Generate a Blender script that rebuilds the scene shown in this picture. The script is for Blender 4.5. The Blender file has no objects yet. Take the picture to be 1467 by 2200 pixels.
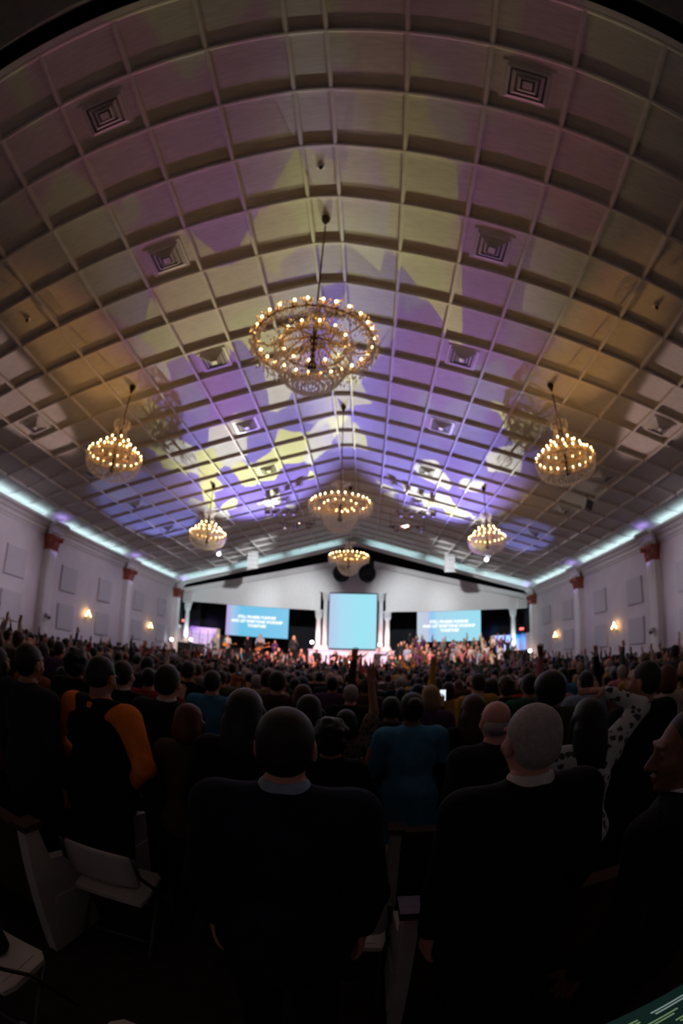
import bpy, bmesh, math, random
import numpy as np
from mathutils import Vector, Matrix, Euler

R = math.radians
rng = random.Random(7)
SC = bpy.context.scene
COL = SC.collection

# ------------------------------------------------------------------ camera, world, exposure
CAM_POS = Vector((0.806, 0.0, 2.0))
cam_d = bpy.data.cameras.new('camera')
cam = bpy.data.objects.new('camera', cam_d)
COL.objects.link(cam)
SC.camera = cam
cam_d.type = 'PANO'
F_PX = 951.3                      # equisolid focal length for a 1467 x 2200 frame
cam_d.sensor_fit = 'HORIZONTAL'
cam_d.sensor_width = 24.0
cam_d.sensor_height = 36.0
for holder in (getattr(cam_d, 'cycles', None), cam_d):
    try:
        holder.panorama_type = 'FISHEYE_EQUISOLID'
        holder.fisheye_lens = F_PX * 24.0 / 1467.0
        holder.fisheye_fov = R(200)
    except Exception:
        pass
yaw, pitch, roll = R(3.4088), R(17.807), R(-1.8006)
Rm = Matrix.Rotation(yaw, 3, 'Z') @ Matrix.Rotation(pitch, 3, 'X') @ Matrix.Rotation(roll, 3, 'Y')
right, fwd, up = Rm @ Vector((1, 0, 0)), Rm @ Vector((0, 1, 0)), Rm @ Vector((0, 0, 1))
M = Matrix((right, up, -fwd)).transposed().to_4x4()
M.translation = CAM_POS
cam.matrix_world = M
cam_d.clip_start = 0.02
cam_d.clip_end = 200
cam_d.dof.use_dof = True
cam_d.dof.focus_distance = 1.5
cam_d.dof.aperture_fstop = 5.6

world = bpy.data.worlds.new('world')
SC.world = world
world.use_nodes = True
world.node_tree.nodes['Background'].inputs[0].default_value = (0, 0, 0, 1)
world.node_tree.nodes['Background'].inputs[1].default_value = 0.0

SC.view_settings.view_transform = 'Standard'
SC.view_settings.look = 'None'
SC.view_settings.exposure = 0.0
SC.view_settings.gamma = 1.0
SC.view_settings.use_curve_mapping = False
SC.cycles.max_bounces = 7
SC.cycles.diffuse_bounces = 3
SC.cycles.glossy_bounces = 2
SC.cycles.transmission_bounces = 6
SC.cycles.transparent_max_bounces = 10
SC.cycles.caustics_reflective = False
SC.cycles.caustics_refractive = False
SC.cycles.sample_clamp_indirect = 3.0
SC.cycles.use_denoising = True

# ------------------------------------------------------------------ spot lights of the stage rig, and added fill for the side walls
def spot(name, loc, target, power, color, angle, blend=0.3, radius=0.12, gobo=None):
    ld = bpy.data.lights.new(name, 'SPOT')
    ld.energy = power
    ld.color = color[:3]
    ld.spot_size = R(angle)
    ld.spot_blend = blend
    ld.shadow_soft_size = radius
    o = bpy.data.objects.new(name, ld)
    o.location = loc
    d = Vector(target) - Vector(loc)
    o.rotation_euler = d.to_track_quat('-Z', 'Y').to_euler()
    COL.objects.link(o)
    if gobo:
        ld.shadow_soft_size = 0.0            # a projector throws a sharp image
        # a gobo wheel in the head: glass cells of two colours, projected by the lamp
        ld.use_nodes = True
        nt = ld.node_tree
        N, L = nt.nodes, nt.links
        em = [n for n in N if n.type == 'EMISSION'][0]
        tc = N.new('ShaderNodeTexCoord')
        sx = N.new('ShaderNodeSeparateXYZ'); L.new(tc.outputs['Normal'], sx.inputs[0])
        dx = N.new('ShaderNodeMath'); dx.operation = 'DIVIDE'
        dy = N.new('ShaderNodeMath'); dy.operation = 'DIVIDE'
        L.new(sx.outputs[0], dx.inputs[0]); L.new(sx.outputs[2], dx.inputs[1])
        L.new(sx.outputs[1], dy.inputs[0]); L.new(sx.outputs[2], dy.inputs[1])
        cb = N.new('ShaderNodeCombineXYZ')
        L.new(dx.outputs[0], cb.inputs[0]); L.new(dy.outputs[0], cb.inputs[1])
        mp = N.new('ShaderNodeMapping')
        mp.inputs['Location'].default_value = (gobo.get('seed', 0), gobo.get('seed', 0) * .37, 0)
        mp.inputs['Rotation'].default_value = (0, 0, gobo.get('rot', 0))
        L.new(cb.outputs[0], mp.inputs['Vector'])
        vo = N.new('ShaderNodeTexVoronoi')
        vo.inputs['Scale'].default_value = gobo.get('scale', 8)
        vo.feature = 'SMOOTH_F1' if gobo.get('soft') else 'F1'
        if gobo.get('soft'):
            vo.inputs['Smoothness'].default_value = gobo['soft']
        L.new(mp.outputs[0], vo.inputs['Vector'])
        sc = N.new('ShaderNodeSeparateColor'); L.new(vo.outputs['Color'], sc.inputs[0])
        cr = N.new('ShaderNodeValToRGB')
        stops = gobo['stops']
        el = cr.color_ramp.elements
        while len(el) < len(stops):
            el.new(0.5)
        for e, (p, c) in zip(el, stops):
            e.position = p
            e.color = (*c, 1)
        cr.color_ramp.interpolation = gobo.get('interp', 'LINEAR')
        L.new(sc.outputs[0], cr.inputs[0])
        L.new(cr.outputs[0], em.inputs['Color'])
        em.inputs['Strength'].default_value = 1.0
    return o

LAV, PALE, YEL = (.26, .20, .80), (.95, .95, .95), (.95, .98, .50)
PINK, KHAKI, AMBER = (1., .26, .46), (.95, .80, .40), (1.0, .50, .14)
GOBO_FAR = dict(scale=16, interp='CONSTANT', stops=[(0, LAV), (.30, (.27, .24, .85)), (.55, PALE), (.74, YEL), (.86, LAV)])
GOBO_NEAR = dict(scale=22, soft=.25, stops=[(0, PINK), (.42, (.8, .28, .50)), (.54, KHAKI), (1, (.80, .85, .42))])
for sx_ in (-1, 1):
    spot('gobo_light', (sx_ * 5.2, 29.2, 1.6), (sx_ * 3.6, 16.6, 9.1), 27000, (1, 1, 1), 32, .8,
         gobo=dict(GOBO_FAR, seed=3.1 * sx_, rot=.6 * sx_))
    spot('gobo_light', (sx_ * 2.8, 29.0, 1.6), (sx_ * 2.8, 8.2, 8.9), 5600, (1, .95, .97), 17, .95,
         gobo=dict(GOBO_NEAR, seed=5.7 * sx_ + 1, rot=.4))
    spot('wash_light', (sx_ * 8.6, 29.4, 1.4), (sx_ * 9.0, 18.6 if sx_ < 0 else 21.8, 7.4), 6500 if sx_ < 0 else 2800, (.24, .28, 1.0), 19, .35)
    spot('beam_light', (sx_ * 8.0, 29.4, 1.4), (sx_ * 9.2, 15.0, 7.4), 1100, (1, .95, .75), 5.5, .2)
    spot('beam_light', (sx_ * 9.0, 29.0, 1.4), (sx_ * 8.9, 7.7, 7.45), 14000, (1, .66, .60), 6.5, .3)
    spot('amber_light', (sx_ * 3.0, 29.0, 1.4), (sx_ * 6.1, 7.5, 8.25), 9000, AMBER, 6.5, .8)
    # house-front wash on the platform and the first rows
    spot('stage_wash', (sx_ * 3.3, 20.2, 8.6), (sx_ * 8.6, 29.8, .9), 9500, (1, .66, .54), 36, .5)
    spot('stage_wash', (sx_ * 3.0, 20.2, 8.6), (sx_ * 2.6, 29.6, .8), 8000, (1, .76, .66), 34, .5)
    spot('stage_wash', (sx_ * 2.9, 22.6, 8.7), (sx_ * 2.0, 26.6, 0.6), 13000, (1, .38, .32), 80, .8)
    spot('uplight', (-12.55 if sx_ < 0 else 11.9, 31.55, 1.75), (-12.74 if sx_ < 0 else 12.05, 32.05, 5.0), 260, (.66, .93, 1), 75, .8, .05)
    for tx in (4.2, 9.6):
        spot('pediment_wash', (sx_ * 2.8, 22.7, 8.4), (sx_ * tx, 32.0, 4.9), 3000, (.92, .96, 1), 46, 1.0, .1)
    for ty in (11.5, 18.5, 25.5):
        spot('added_wall_fill', (sx_ * 3.4, (20.0 if ty > 15 else 12.8), 8.4 if ty > 15 else 6.2), (sx_ * 13.3, ty, 3.6), 900, (.95, .80, 1.0), 46, .8, .1)  # added fill spots to brighten the side walls, no fixtures of their own
    spot('uplight', (sx_ * 2.45, 31.2, 1.95), (sx_ * 2.3, 31.8, 5.0), 200, (.75, .95, 1), 34, .8, .05)
spot('box_wash', (0, 28.6, 0.3), (-.1, 31.2, 1.2), 300, (.36, .60, 1), 120, .6)
spot('alcove_wash', (-12.2, 32.2, 3.0), (-12.3, 34.3, 1.8), 170, (.46, .22, 1), 120, .6)
spot('alcove_wash', (12.4, 32.4, 3.0), (12.4, 34.3, 1.8), 230, (.0, .28, 1), 120, .6)

# ------------------------------------------------------------------ materials
def mat(name, color, rough=.6, metal=0, var=.12, scale=6, bump=0, bscale=40, emis=None, estr=0, spec=.3, stretch=None):
    m = bpy.data.materials.new(name)
    m.use_nodes = True
    nt = m.node_tree; N, L = nt.nodes, nt.links
    b = N['Principled BSDF']
    b.inputs['Roughness'].default_value = rough
    b.inputs['Metallic'].default_value = metal
    b.inputs['Specular IOR Level'].default_value = spec
    tc = N.new('ShaderNodeTexCoord')
    src = tc.outputs['Object']
    if stretch:
        mp = N.new('ShaderNodeMapping'); mp.inputs['Scale'].default_value = stretch
        L.new(src, mp.inputs['Vector']); src = mp.outputs[0]
    nz = N.new('ShaderNodeTexNoise'); nz.inputs['Scale'].default_value = scale; nz.inputs['Detail'].default_value = 4
    L.new(src, nz.inputs['Vector'])
    cr = N.new('ShaderNodeValToRGB')
    cr.color_ramp.elements[0].position = .3; cr.color_ramp.elements[1].position = .7
    cr.color_ramp.elements[0].color = (*[c * (1 - var) for c in color], 1)
    cr.color_ramp.elements[1].color = (*[min(1, c * (1 + var)) for c in color], 1)
    L.new(nz.outputs[0], cr.inputs[0]); L.new(cr.outputs[0], b.inputs['Base Color'])
    if bump:
        n2 = N.new('ShaderNodeTexNoise'); n2.inputs['Scale'].default_value = bscale
        L.new(src, n2.inputs['Vector'])
        bp = N.new('ShaderNodeBump'); bp.inputs['Strength'].default_value = bump; bp.inputs['Distance'].default_value = .02
        L.new(n2.outputs[0], bp.inputs['Height']); L.new(bp.outputs[0], b.inputs['Normal'])
    if emis:
        b.inputs['Emission Color'].default_value = (*emis, 1)
        b.inputs['Emission Strength'].default_value = estr
    return m

def emit(name, color, strength):
    m = bpy.data.materials.new(name); m.use_nodes = True
    nt = m.node_tree; nt.nodes.clear()
    e = nt.nodes.new('ShaderNodeEmission'); o = nt.nodes.new('ShaderNodeOutputMaterial')
    e.inputs[0].default_value = (*color, 1); e.inputs[1].default_value = strength
    nt.links.new(e.outputs[0], o.inputs[0])
    return m

MT = {}
MT['panel'] = mat('acoustic_tile', (.62, .60, .57), .85, var=.10, scale=3, bump=.35, bscale=30, stretch=(1, 6, 1))
MT['rib'] = mat('painted_rib', (.68, .65, .62), .6, var=.06, scale=4)
MT['dim'] = mat('dull_soffit', (.16, .16, .15), .9)
MT['box'] = mat('pale_blue_box', (.46, .54, .70), .6, var=.05)
MT['can'] = mat('bronze_can', (.30, .24, .19), .5, metal=.2)
MT['backing'] = mat('ceiling_backing', (.25, .24, .23), .9)
MT['wall'] = mat('painted_wall', (.72, .68, .70), .75, var=.05, scale=1.2, bump=.05)
MT['trim'] = mat('painted_trim', (.74, .72, .71), .5, var=.04)
MT['floor'] = mat('dark_carpet', (.035, .025, .022), .95, var=.3, scale=9, bump=.3, bscale=120)
MT['black'] = mat('black_cloth', (.008, .009, .011), .9, var=.2)
MT['curtain'] = mat('backdrop_cloth', (.014, .016, .021), .9, var=.3, scale=3, stretch=(4, 1, .3))
MT['blackmetal'] = mat('black_metal', (.012, .012, .013), .45, metal=.3)
MT['white'] = mat('white_paint', (.90, .89, .87), .5, var=.04)
MT['plaster'] = mat('white_plaster', (.74, .73, .72), .55, var=.04)
MT['copper'] = mat('copper_leaf', (.34, .11, .07), .28, metal=.75, var=.25, scale=14)
MT['brass'] = mat('gilt_brass', (.85, .58, .22), .35, metal=.6, var=.15)
MT['darkbrass'] = mat('dark_bronze', (.05, .028, .012), .4, metal=.7)
MT['cord'] = mat('red_cord', (.16, .045, .05), .8)
MT['fabric'] = mat('acoustic_fabric', (.60, .59, .61), .95, var=.10, scale=20, bump=.2, bscale=150)
MT['vent'] = mat('vent_metal', (.62, .62, .60), .4, var=.06)
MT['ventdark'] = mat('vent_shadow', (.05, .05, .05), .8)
MT['wood'] = mat('dark_wood', (.045, .022, .014), .45, var=.35, scale=5, stretch=(1, 8, 8))
MT['stagefloor'] = mat('stage_floor', (.05, .045, .045), .5, var=.2)
MT['red_carpet'] = mat('maroon_carpet', (.10, .02, .025), .9)
MT['pew'] = mat('white_pew_paint', (.46, .45, .43), .6, var=.06)
MT['chair'] = mat('white_chair_plastic', (.55, .54, .51), .5, var=.05)
MT['plastic'] = mat('white_plastic', (.70, .69, .66), .45, var=.05)
MT['gunmetal'] = mat('grey_metal', (.10, .10, .11), .45, metal=.6)
MT['bulb'] = emit('warm_bulb', (1, .52, .16), 44)
MT['sconce_bulb'] = emit('sconce_bulb', (1, .58, .22), 26)
MT['cove'] = emit('cove_led', (.62, .90, 1.0), 10)
MT['gable_led'] = emit('gable_led', (.55, .90, 1.0), 9)
MT['purple_led'] = emit('purple_led', (.45, .32, 1.0), 14)
MT['whitelamp'] = emit('white_lens', (.80, .82, 1.0), 26)
MT['warmlens'] = emit('warm_lens', (1, .93, .85), 14)
MT['exit'] = emit('exit_red', (1, .07, .05), 1.6)
MT['screen_white'] = emit('screen_lettering', (1, 1, 1), 1.15)
MT['drumwhite'] = mat('drum_shell', (.75, .74, .76), .3)
MT['cymbal'] = mat('cymbal_bronze', (.75, .55, .25), .25, metal=.9)
MT['guitar'] = mat('amber_guitar', (.65, .24, .04), .25)
MT['guitar2'] = mat('brown_guitar', (.28, .12, .05), .25)
MT['amp'] = mat('grey_amp_cloth', (.20, .21, .24), .8)
MT['phone'] = emit('phone_screen', (.20, .26, .85), .10)
MT['phonebright'] = emit('bright_phone_screen', (.75, .9, 1), 1.2)
MT['teal_panel'] = mat('smoked_panel', (.02, .05, .05), .2, var=.1)
MT['ui_green'] = emit('display_green', (.50, .75, .36), .22)
MT['ui_blue'] = emit('display_blue', (.01, .10, .24), .25)
MT['ui_pale'] = emit('display_pale', (.62, .80, .74), .25)
MT['ui_dark'] = emit('display_dark', (.012, .035, .030), .4)

def crystal_mat():
    m = bpy.data.materials.new('cut_crystal'); m.use_nodes = True
    nt = m.node_tree; N, L = nt.nodes, nt.links; N.clear()
    out = N.new('ShaderNodeOutputMaterial')
    gs = N.new('ShaderNodeBsdfGlass'); gs.inputs['Roughness'].default_value = .25; gs.inputs['IOR'].default_value = 1.55
    gs.inputs[0].default_value = (1, .97, .92, 1)
    tr = N.new('ShaderNodeBsdfTransparent'); tr.inputs[0].default_value = (1, .98, .95, 1)
    tl = N.new('ShaderNodeBsdfTranslucent'); tl.inputs[0].default_value = (.95, .90, .80, 1)
    m1 = N.new('ShaderNodeMixShader'); m1.inputs[0].default_value = .50
    m2 = N.new('ShaderNodeMixShader'); m2.inputs[0].default_value = .14
    L.new(tl.outputs[0], m1.inputs[1]); L.new(tr.outputs[0], m1.inputs[2])
    L.new(m1.outputs[0], m2.inputs[1]); L.new(gs.outputs[0], m2.inputs[2])
    L.new(m2.outputs[0], out.inputs[0])
    return m
MT['crystal'] = crystal_mat()

def glass_mat():
    m = bpy.data.materials.new('clear_acrylic'); m.use_nodes = True
    nt = m.node_tree; N, L = nt.nodes, nt.links; N.clear()
    out = N.new('ShaderNodeOutputMaterial')
    gl = N.new('ShaderNodeBsdfGlossy'); gl.inputs['Roughness'].default_value = .05
    tr = N.new('ShaderNodeBsdfTransparent'); tr.inputs[0].default_value = (.9, .93, .93, 1)
    mx = N.new('ShaderNodeMixShader'); mx.inputs[0].default_value = .10
    L.new(tr.outputs[0], mx.inputs[1]); L.new(gl.outputs[0], mx.inputs[2]); L.new(mx.outputs[0], out.inputs[0])
    return m
MT['acrylic'] = glass_mat()

def screen_mat(name, stops, strength):
    """picture shown on a screen: a soft left-to-right colour field"""
    m = bpy.data.materials.new(name); m.use_nodes = True
    nt = m.node_tree; N, L = nt.nodes, nt.links; N.clear()
    out = N.new('ShaderNodeOutputMaterial'); e = N.new('ShaderNodeEmission')
    tc = N.new('ShaderNodeTexCoord'); sp = N.new('ShaderNodeSeparateXYZ')
    L.new(tc.outputs['Generated'], sp.inputs[0])
    cr = N.new('ShaderNodeValToRGB')
    el = cr.color_ramp.elements
    while len(el) < len(stops): el.new(.5)
    for q, (p, c) in zip(el, stops):
        q.position = p; q.color = (*c, 1)
    L.new(sp.outputs[0], cr.inputs[0]); L.new(cr.outputs[0], e.inputs[0])
    e.inputs[1].default_value = strength
    L.new(e.outputs[0], out.inputs[0])
    return m
MT['scr_main'] = screen_mat('main_picture', [(0, (.50, .62, .85)), (.25, (.43, .76, .95)), (.75, (.36, .83, .95)), (1, (.40, .80, .95))], .95)
MT['scr_left'] = screen_mat('left_picture', [(0, (.55, .38, .78)), (.10, (.42, .60, .88)), (.25, (.17, .58, .86)), (1, (.24, .62, .90))], .95)
MT['scr_right'] = screen_mat('right_picture', [(0, (.55, .68, .78)), (.15, (.58, .60, .80)), (.22, (.30, .60, .92)), (.32, (.42, .72, .90)), (1, (.34, .78, .92))], .95)

# ------------------------------------------------------------------ mesh helpers
class MB:
    def __init__(self):
        self.v, self.f, self.m = [], [], []
    def add(self, vs, fs, mi=0):
        o = len(self.v)
        self.v += [tuple(p) for p in vs]
        self.f += [tuple(i + o for i in q) for q in fs]
        self.m += [mi] * len(fs)
        return self
    def box(self, x0, x1, y0, y1, z0, z1, mi=0, mtx=None):
        vs = [Vector((x, y, z)) for z in (z0, z1) for y in (y0, y1) for x in (x0, x1)]
        if mtx is not None: vs = [mtx @ p for p in vs]
        return self.add(vs, [(0, 2, 3, 1), (4, 5, 7, 6), (0, 1, 5, 4), (2, 6, 7, 3), (0, 4, 6, 2), (1, 3, 7, 5)], mi)
    def lathe(self, prof, n=16, c=(0, 0, 0), mtx=None, mi=0, caps=True):
        vs = []
        for r, z in prof:
            for i in range(n):
                a = 2 * math.pi * i / n
                p = Vector((c[0] + r * math.cos(a), c[1] + r * math.sin(a), c[2] + z))
                vs.append(mtx @ p if mtx is not None else p)
        fs = []
        for j in range(len(prof) - 1):
            for i in range(n):
                k = (i + 1) % n
                fs.append((j * n + i, j * n + k, (j + 1) * n + k, (j + 1) * n + i))
        if caps:
            fs.append(tuple(range(n - 1, -1, -1)))
            fs.append(tuple((len(prof) - 1) * n + i for i in range(n)))
        return self.add(vs, fs, mi)
    def tube(self, pts, r, n=6, mi=0):
        pts = [Vector(p) for p in pts]
        rr = r if isinstance(r, (list, tuple)) else [r] * len(pts)
        vs, fs = [], []
        prev = None
        for i, p in enumerate(pts):
            t = (pts[min(i + 1, len(pts) - 1)] - pts[max(i - 1, 0)]).normalized()
            if prev is None:
                a = Vector((0, 0, 1)) if abs(t.z) < .9 else Vector((1, 0, 0))
                u = t.cross(a).normalized()
            else:
                u = (prev - t * prev.dot(t)).normalized()
            prev = u
            w = t.cross(u)
            for k in range(n):
                an = 2 * math.pi * k / n
                vs.append(p + (u * math.cos(an) + w * math.sin(an)) * rr[i])
        for i in range(len(pts) - 1):
            for k in range(n):
                j = (k + 1) % n
                fs.append((i * n + k, i * n + j, (i + 1) * n + j, (i + 1) * n + k))
        fs.append(tuple(range(n - 1, -1, -1)))
        fs.append(tuple((len(pts) - 1) * n + k for k in range(n)))
        return self.add(vs, fs, mi)
    def prism(self, poly, y0, y1, mi=0, axis='y'):
        """poly of (a, b) pairs; axis y: (x,z) swept along y; axis x: (y,z) swept along x"""
        n = len(poly)
        if axis == 'y':
            vs = [(a, y0, b) for a, b in poly] + [(a, y1, b) for a, b in poly]
        elif axis == 'x':
            vs = [(y0, a, b) for a, b in poly] + [(y1, a, b) for a, b in poly]
        else:
            vs = [(a, b, y0) for a, b in poly] + [(a, b, y1) for a, b in poly]
        fs = [tuple(range(n)), tuple(range(2 * n - 1, n - 1, -1))]
        fs += [(i, i + n, (i + 1) % n + n, (i + 1) % n) for i in range(n)]
        return self.add(vs, fs, mi)
    def sphere(self, c, r, n=10, m=6, mi=0, sz=1.0):
        prof = [(max(1e-4, r * math.sin(math.pi * j / m)), -r * sz * math.cos(math.pi * j / m)) for j in range(m + 1)]
        return self.lathe(prof, n, c, mi=mi)
    def octa(self, p, w, h, mi=0, a=0.0):
        x, y, z = p
        c, s = math.cos(a) * w, math.sin(a) * w
        vs = [(x, y, z + h * .35), (x + c, y + s, z), (x - s, y + c, z), (x - c, y - s, z), (x + s, y - c, z), (x, y, z - h * .65)]
        return self.add(vs, [(0, 1, 2), (0, 2, 3), (0, 3, 4), (0, 4, 1), (5, 2, 1), (5, 3, 2), (5, 4, 3), (5, 1, 4)], mi)
    def mesh(self, name, mats, smooth=False, fix=True):
        me = bpy.data.meshes.new(name)
        me.from_pydata(self.v, [], self.f)
        for m in (mats if isinstance(mats, (list, tuple)) else [mats]):
            me.materials.append(m)
        if any(self.m):
            me.polygons.foreach_set('material_index', self.m)
        if smooth:
            me.polygons.foreach_set('use_smooth', [True] * len(me.polygons))
        if fix:
            bm = bmesh.new(); bm.from_mesh(me)
            bmesh.ops.recalc_face_normals(bm, faces=bm.faces)
            bm.to_mesh(me); bm.free()
        me.update()
        return me
    def build(self, name, mats, parent=None, smooth=False, loc=None, fix=True):
        return link(name, self.mesh(name, mats, smooth, fix), parent, loc)

def link(name, me, parent=None, loc=None, rot=None):
    o = bpy.data.objects.new(name, me)
    COL.objects.link(o)
    if parent is not None: o.parent = parent
    if loc is not None: o.location = loc
    if rot is not None: o.rotation_euler = rot
    return o

def tag(o, label=None, cat=None, group=None, kind=None):
    if label: o['label'] = label
    if cat: o['category'] = cat
    if group: o['group'] = group
    if kind: o['kind'] = kind
    return o

def empty(name, loc=(0, 0, 0), rz=0.0, label=None, cat=None, group=None, kind=None):
    o = link(name, None, None, loc, (0, 0, rz))
    o.empty_display_size = .1
    return tag(o, label, cat, group, kind)

KIDS = {}
def copy_thing(root, loc, rz=0.0, label=None, group=None):
    c = root.copy(); COL.objects.link(c)
    c.location = loc; c.rotation_euler = (0, 0, rz)
    if label: c['label'] = label
    if group: c['group'] = group
    kids = [o for o in root.children]
    for k in kids:
        d = k.copy(); COL.objects.link(d); d.parent = c
        for g in k.children:
            e = g.copy(); COL.objects.link(e); e.parent = d
    return c

def structure(o):
    o['kind'] = 'structure'
    return o

# ------------------------------------------------------------------ dimensions of the hall
HW = 13.3                      # half width to the side walls
ZR = 9.794                     # underside of the ribs at the ridge strip
W0 = 0.303                     # half width of the flat ridge strip
AL = R(14.863)
CELL = 1.22
CX = CELL * math.cos(AL)
Y0, DY = 0.8344, 1.2473        # rib rows
ROWS = list(range(-1, 25))
YA, YB = Y0 - DY, Y0 + 24 * DY
ZF = -0.5                      # floor level at the platform end
def fz(y): return -0.5 * min(max((y - 2.2) / 11.8, 0), 1)
def zrib(x): return ZR - max(0, abs(x) - W0) * math.tan(AL)
DEP = .09

# ------------------------------------------------------------------ floor and walls
b = MB()
b.prism([(-2.4, -.7), (-2.4, 0), (2.2, 0), (14, -.5), (35, -.5), (35, -.7)], -HW - .3, HW + .3, axis='x')
structure(b.build('floor', MT['floor']))
for s, nm in ((-1, 'wall_left'), (1, 'wall_right')):
    b = MB(); b.box(s * HW, s * (HW + .25), -2.4, 35, -.7, 9.0)
    structure(b.build(nm, MT['wall']))
b = MB(); b.box(-HW - .25, HW + .25, 35, 35.2, -.7, 10.6)
structure(b.build('wall_front', MT['curtain']))
b = MB(); b.box(-HW - .25, HW + .25, -2.65, -2.4, -.7, 11)
structure(b.build('wall_back', MT['wall']))

# ------------------------------------------------------------------ ceiling: backing, tiles, ribs
XE = W0 + 11 * CX
def slope_poly(dz0, dz1, xe=HW + .25):
    top = [(-xe, zrib(xe) + dz1), (-W0, ZR + dz1), (W0, ZR + dz1), (xe, zrib(xe) + dz1)]
    bot = [(xe, zrib(xe) + dz0), (W0, ZR + dz0), (-W0, ZR + dz0), (-xe, zrib(xe) + dz0)]
    return top + bot
b = MB(); b.prism(slope_poly(DEP + .05, DEP + .25), YA - .05, YB + .2)
ceiling = structure(b.build('ceiling', MT['backing']))

tw, th_ = CELL - .03, DY - .03
def tile_mesh(w, l, name):
    b = MB()
    e = .012
    vs = [(-w / 2, -l / 2, .05), (w / 2, -l / 2, .05), (w / 2, l / 2, .05), (-w / 2, l / 2, .05),
          (-w / 2, -l / 2, e), (w / 2, -l / 2, e), (w / 2, l / 2, e), (-w / 2, l / 2, e),
          (-w / 2 + e, -l / 2 + e, 0), (w / 2 - e, -l / 2 + e, 0), (w / 2 - e, l / 2 - e, 0), (-w / 2 + e, l / 2 - e, 0)]
    fs = [(0, 1, 2, 3), (0, 4, 5, 1), (1, 5, 6, 2), (2, 6, 7, 3), (3, 7, 4, 0), (4, 8, 9, 5), (5, 9, 10, 6), (6, 10, 11, 7), (7, 11, 8, 4), (8, 11, 10, 9)]
    b.add(vs, fs)
    return b
tile = tile_mesh(tw, th_, 'tile')
tile_me = tile.mesh('ceiling_panel', MT['panel'])
ridge = tile_mesh(2 * W0 - .02, th_, 'tile')
ridge_me = ridge.mesh('ceiling_panel_ridge', MT['panel'])
def cell_matrix(j, side, yc):
    """centre of cell j (0 = next to the ridge strip) on one slope, at panel level"""
    if j < 0:
        return Matrix.Translation((0, yc, ZR + DEP))
    x = W0 + (j + .5) * CX
    z = zrib(x) + DEP
    return Matrix.Translation((side * x, yc, z)) @ Matrix.Rotation(side * AL, 4, 'Y')
rest = MB()
n_tile = 0
for r in ROWS[:-1]:
    yc = Y0 + (r + .5) * DY
    for j in range(-1, 11):
        for side in ((1,) if j < 0 else (-1, 1)):
            m4 = cell_matrix(j, side, yc)
            if n_tile < 299:
                o = link('ceiling_panel', ridge_me if j < 0 else tile_me, ceiling)
                o.matrix_local = m4 @ Matrix.Rotation(rng.choice((0, math.pi)), 4, 'Z') @ Matrix.Translation((0, 0, rng.uniform(-.004, .004)))
                n_tile += 1
            else:
                src = ridge if j < 0 else tile
                rest.add([m4 @ Vector(p) for p in src.v], src.f)
far_tiles = rest.build('ceiling_panels_far', MT['panel'], ceiling)
far_tiles['kind'] = 'stuff'

def rib_profile_verts(t0, t1):
    return None
# cross ribs: one beam per row, following both slopes; V-shaped section
def cross_rib():
    xs = [-HW, -W0, W0, HW]
    hw_top, hw_bot = .055, .034
    vs, fs = [], []
    for x in xs:
        z = zrib(x)
        vs += [(x, -hw_top, z + DEP + .04), (x, -hw_bot, z + .02), (x, -hw_bot + .012, z), (x, hw_bot - .012, z), (x, hw_bot, z + .02), (x, hw_top, z + DEP + .04)]
    n = 6
    for i in range(3):
        for k in range(n):
            l = (k + 1) % n
            fs.append((i * n + k, i * n + l, (i + 1) * n + l, (i + 1) * n + k))
    fs += [tuple(range(n)), tuple(range(4 * n - 1, 3 * n - 1, -1))]
    return MB().add(vs, fs)
cr_me = cross_rib().mesh('cross_rib', MT['rib'])
for r in ROWS:
    link('cross_rib', cr_me, ceiling, (0, Y0 + r * DY, 0))
# long ribs
lp = [(-.055, DEP + .04), (-.034, .020), (-.022, .006), (.022, .006), (.034, .020), (.055, DEP + .04)]
lr_me = MB().prism(lp, YA, YB).mesh('long_rib', MT['rib'])
for j in range(0, 12):
    for side in (-1, 1):
        x = W0 + j * CX
        if x > HW - .1: x = HW - .1
        o = link('long_rib', lr_me, ceiling, (side * x, 0, zrib(x)), (0, side * AL if j else 0, 0))

# ceiling diffusers
def vent_mesh():
    b = MB()
    levels = [(.36, .30, .0, -.015), (.285, .235, -.01, -.055), (.215, .165, -.02, -.085), (.145, .10, -.03, -.11)]
    for (a, i, z0, z1) in levels:
        for k in range(4):
            m4 = Matrix.Rotation(k * math.pi / 2, 4, 'Z')
            vs = [(-a, -a, z0), (a, -a, z0), (i, -i, z1), (-i, -i, z1), (-a, -a, z0 - .012), (a, -a, z0 - .012), (i, -i, z1 - .012), (-i, -i, z1 - .012)]
            b.add([m4 @ Vector(p) for p in vs], [(0, 1, 2, 3), (7, 6, 5, 4), (0, 4, 5, 1), (3, 2, 6, 7)])
    return b
vent_frame = MB()
for k in range(4):
    m4 = Matrix.Rotation(k * math.pi / 2, 4, 'Z')
    vent_frame.box(-.40, .40, -.40, -.345, -.02, .0, mtx=m4)
def one_louver(a, i, z0, z1):
    b = MB()
    for k in range(4):
        m4 = Matrix.Rotation(k * math.pi / 2, 4, 'Z')
        vs = [(-a, -a, z0), (a, -a, z0), (i, -i, z1), (-i, -i, z1), (-a, -a, z0 - .014), (a, -a, z0 - .014), (i, -i, z1 - .014), (-i, -i, z1 - .014)]
        b.add([m4 @ Vector(p) for p in vs], [(0, 1, 2, 3), (7, 6, 5, 4), (0, 4, 5, 1), (3, 2, 6, 7)])
    return b.mesh('louver', MT['vent'], fix=False)
lv = [one_louver(.34, .275, -.005, -.05), one_louver(.25, .185, -.02, -.075), one_louver(.165, .105, -.035, -.10)]
vf_me = vent_frame.mesh('frame', MT['vent'])
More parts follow.
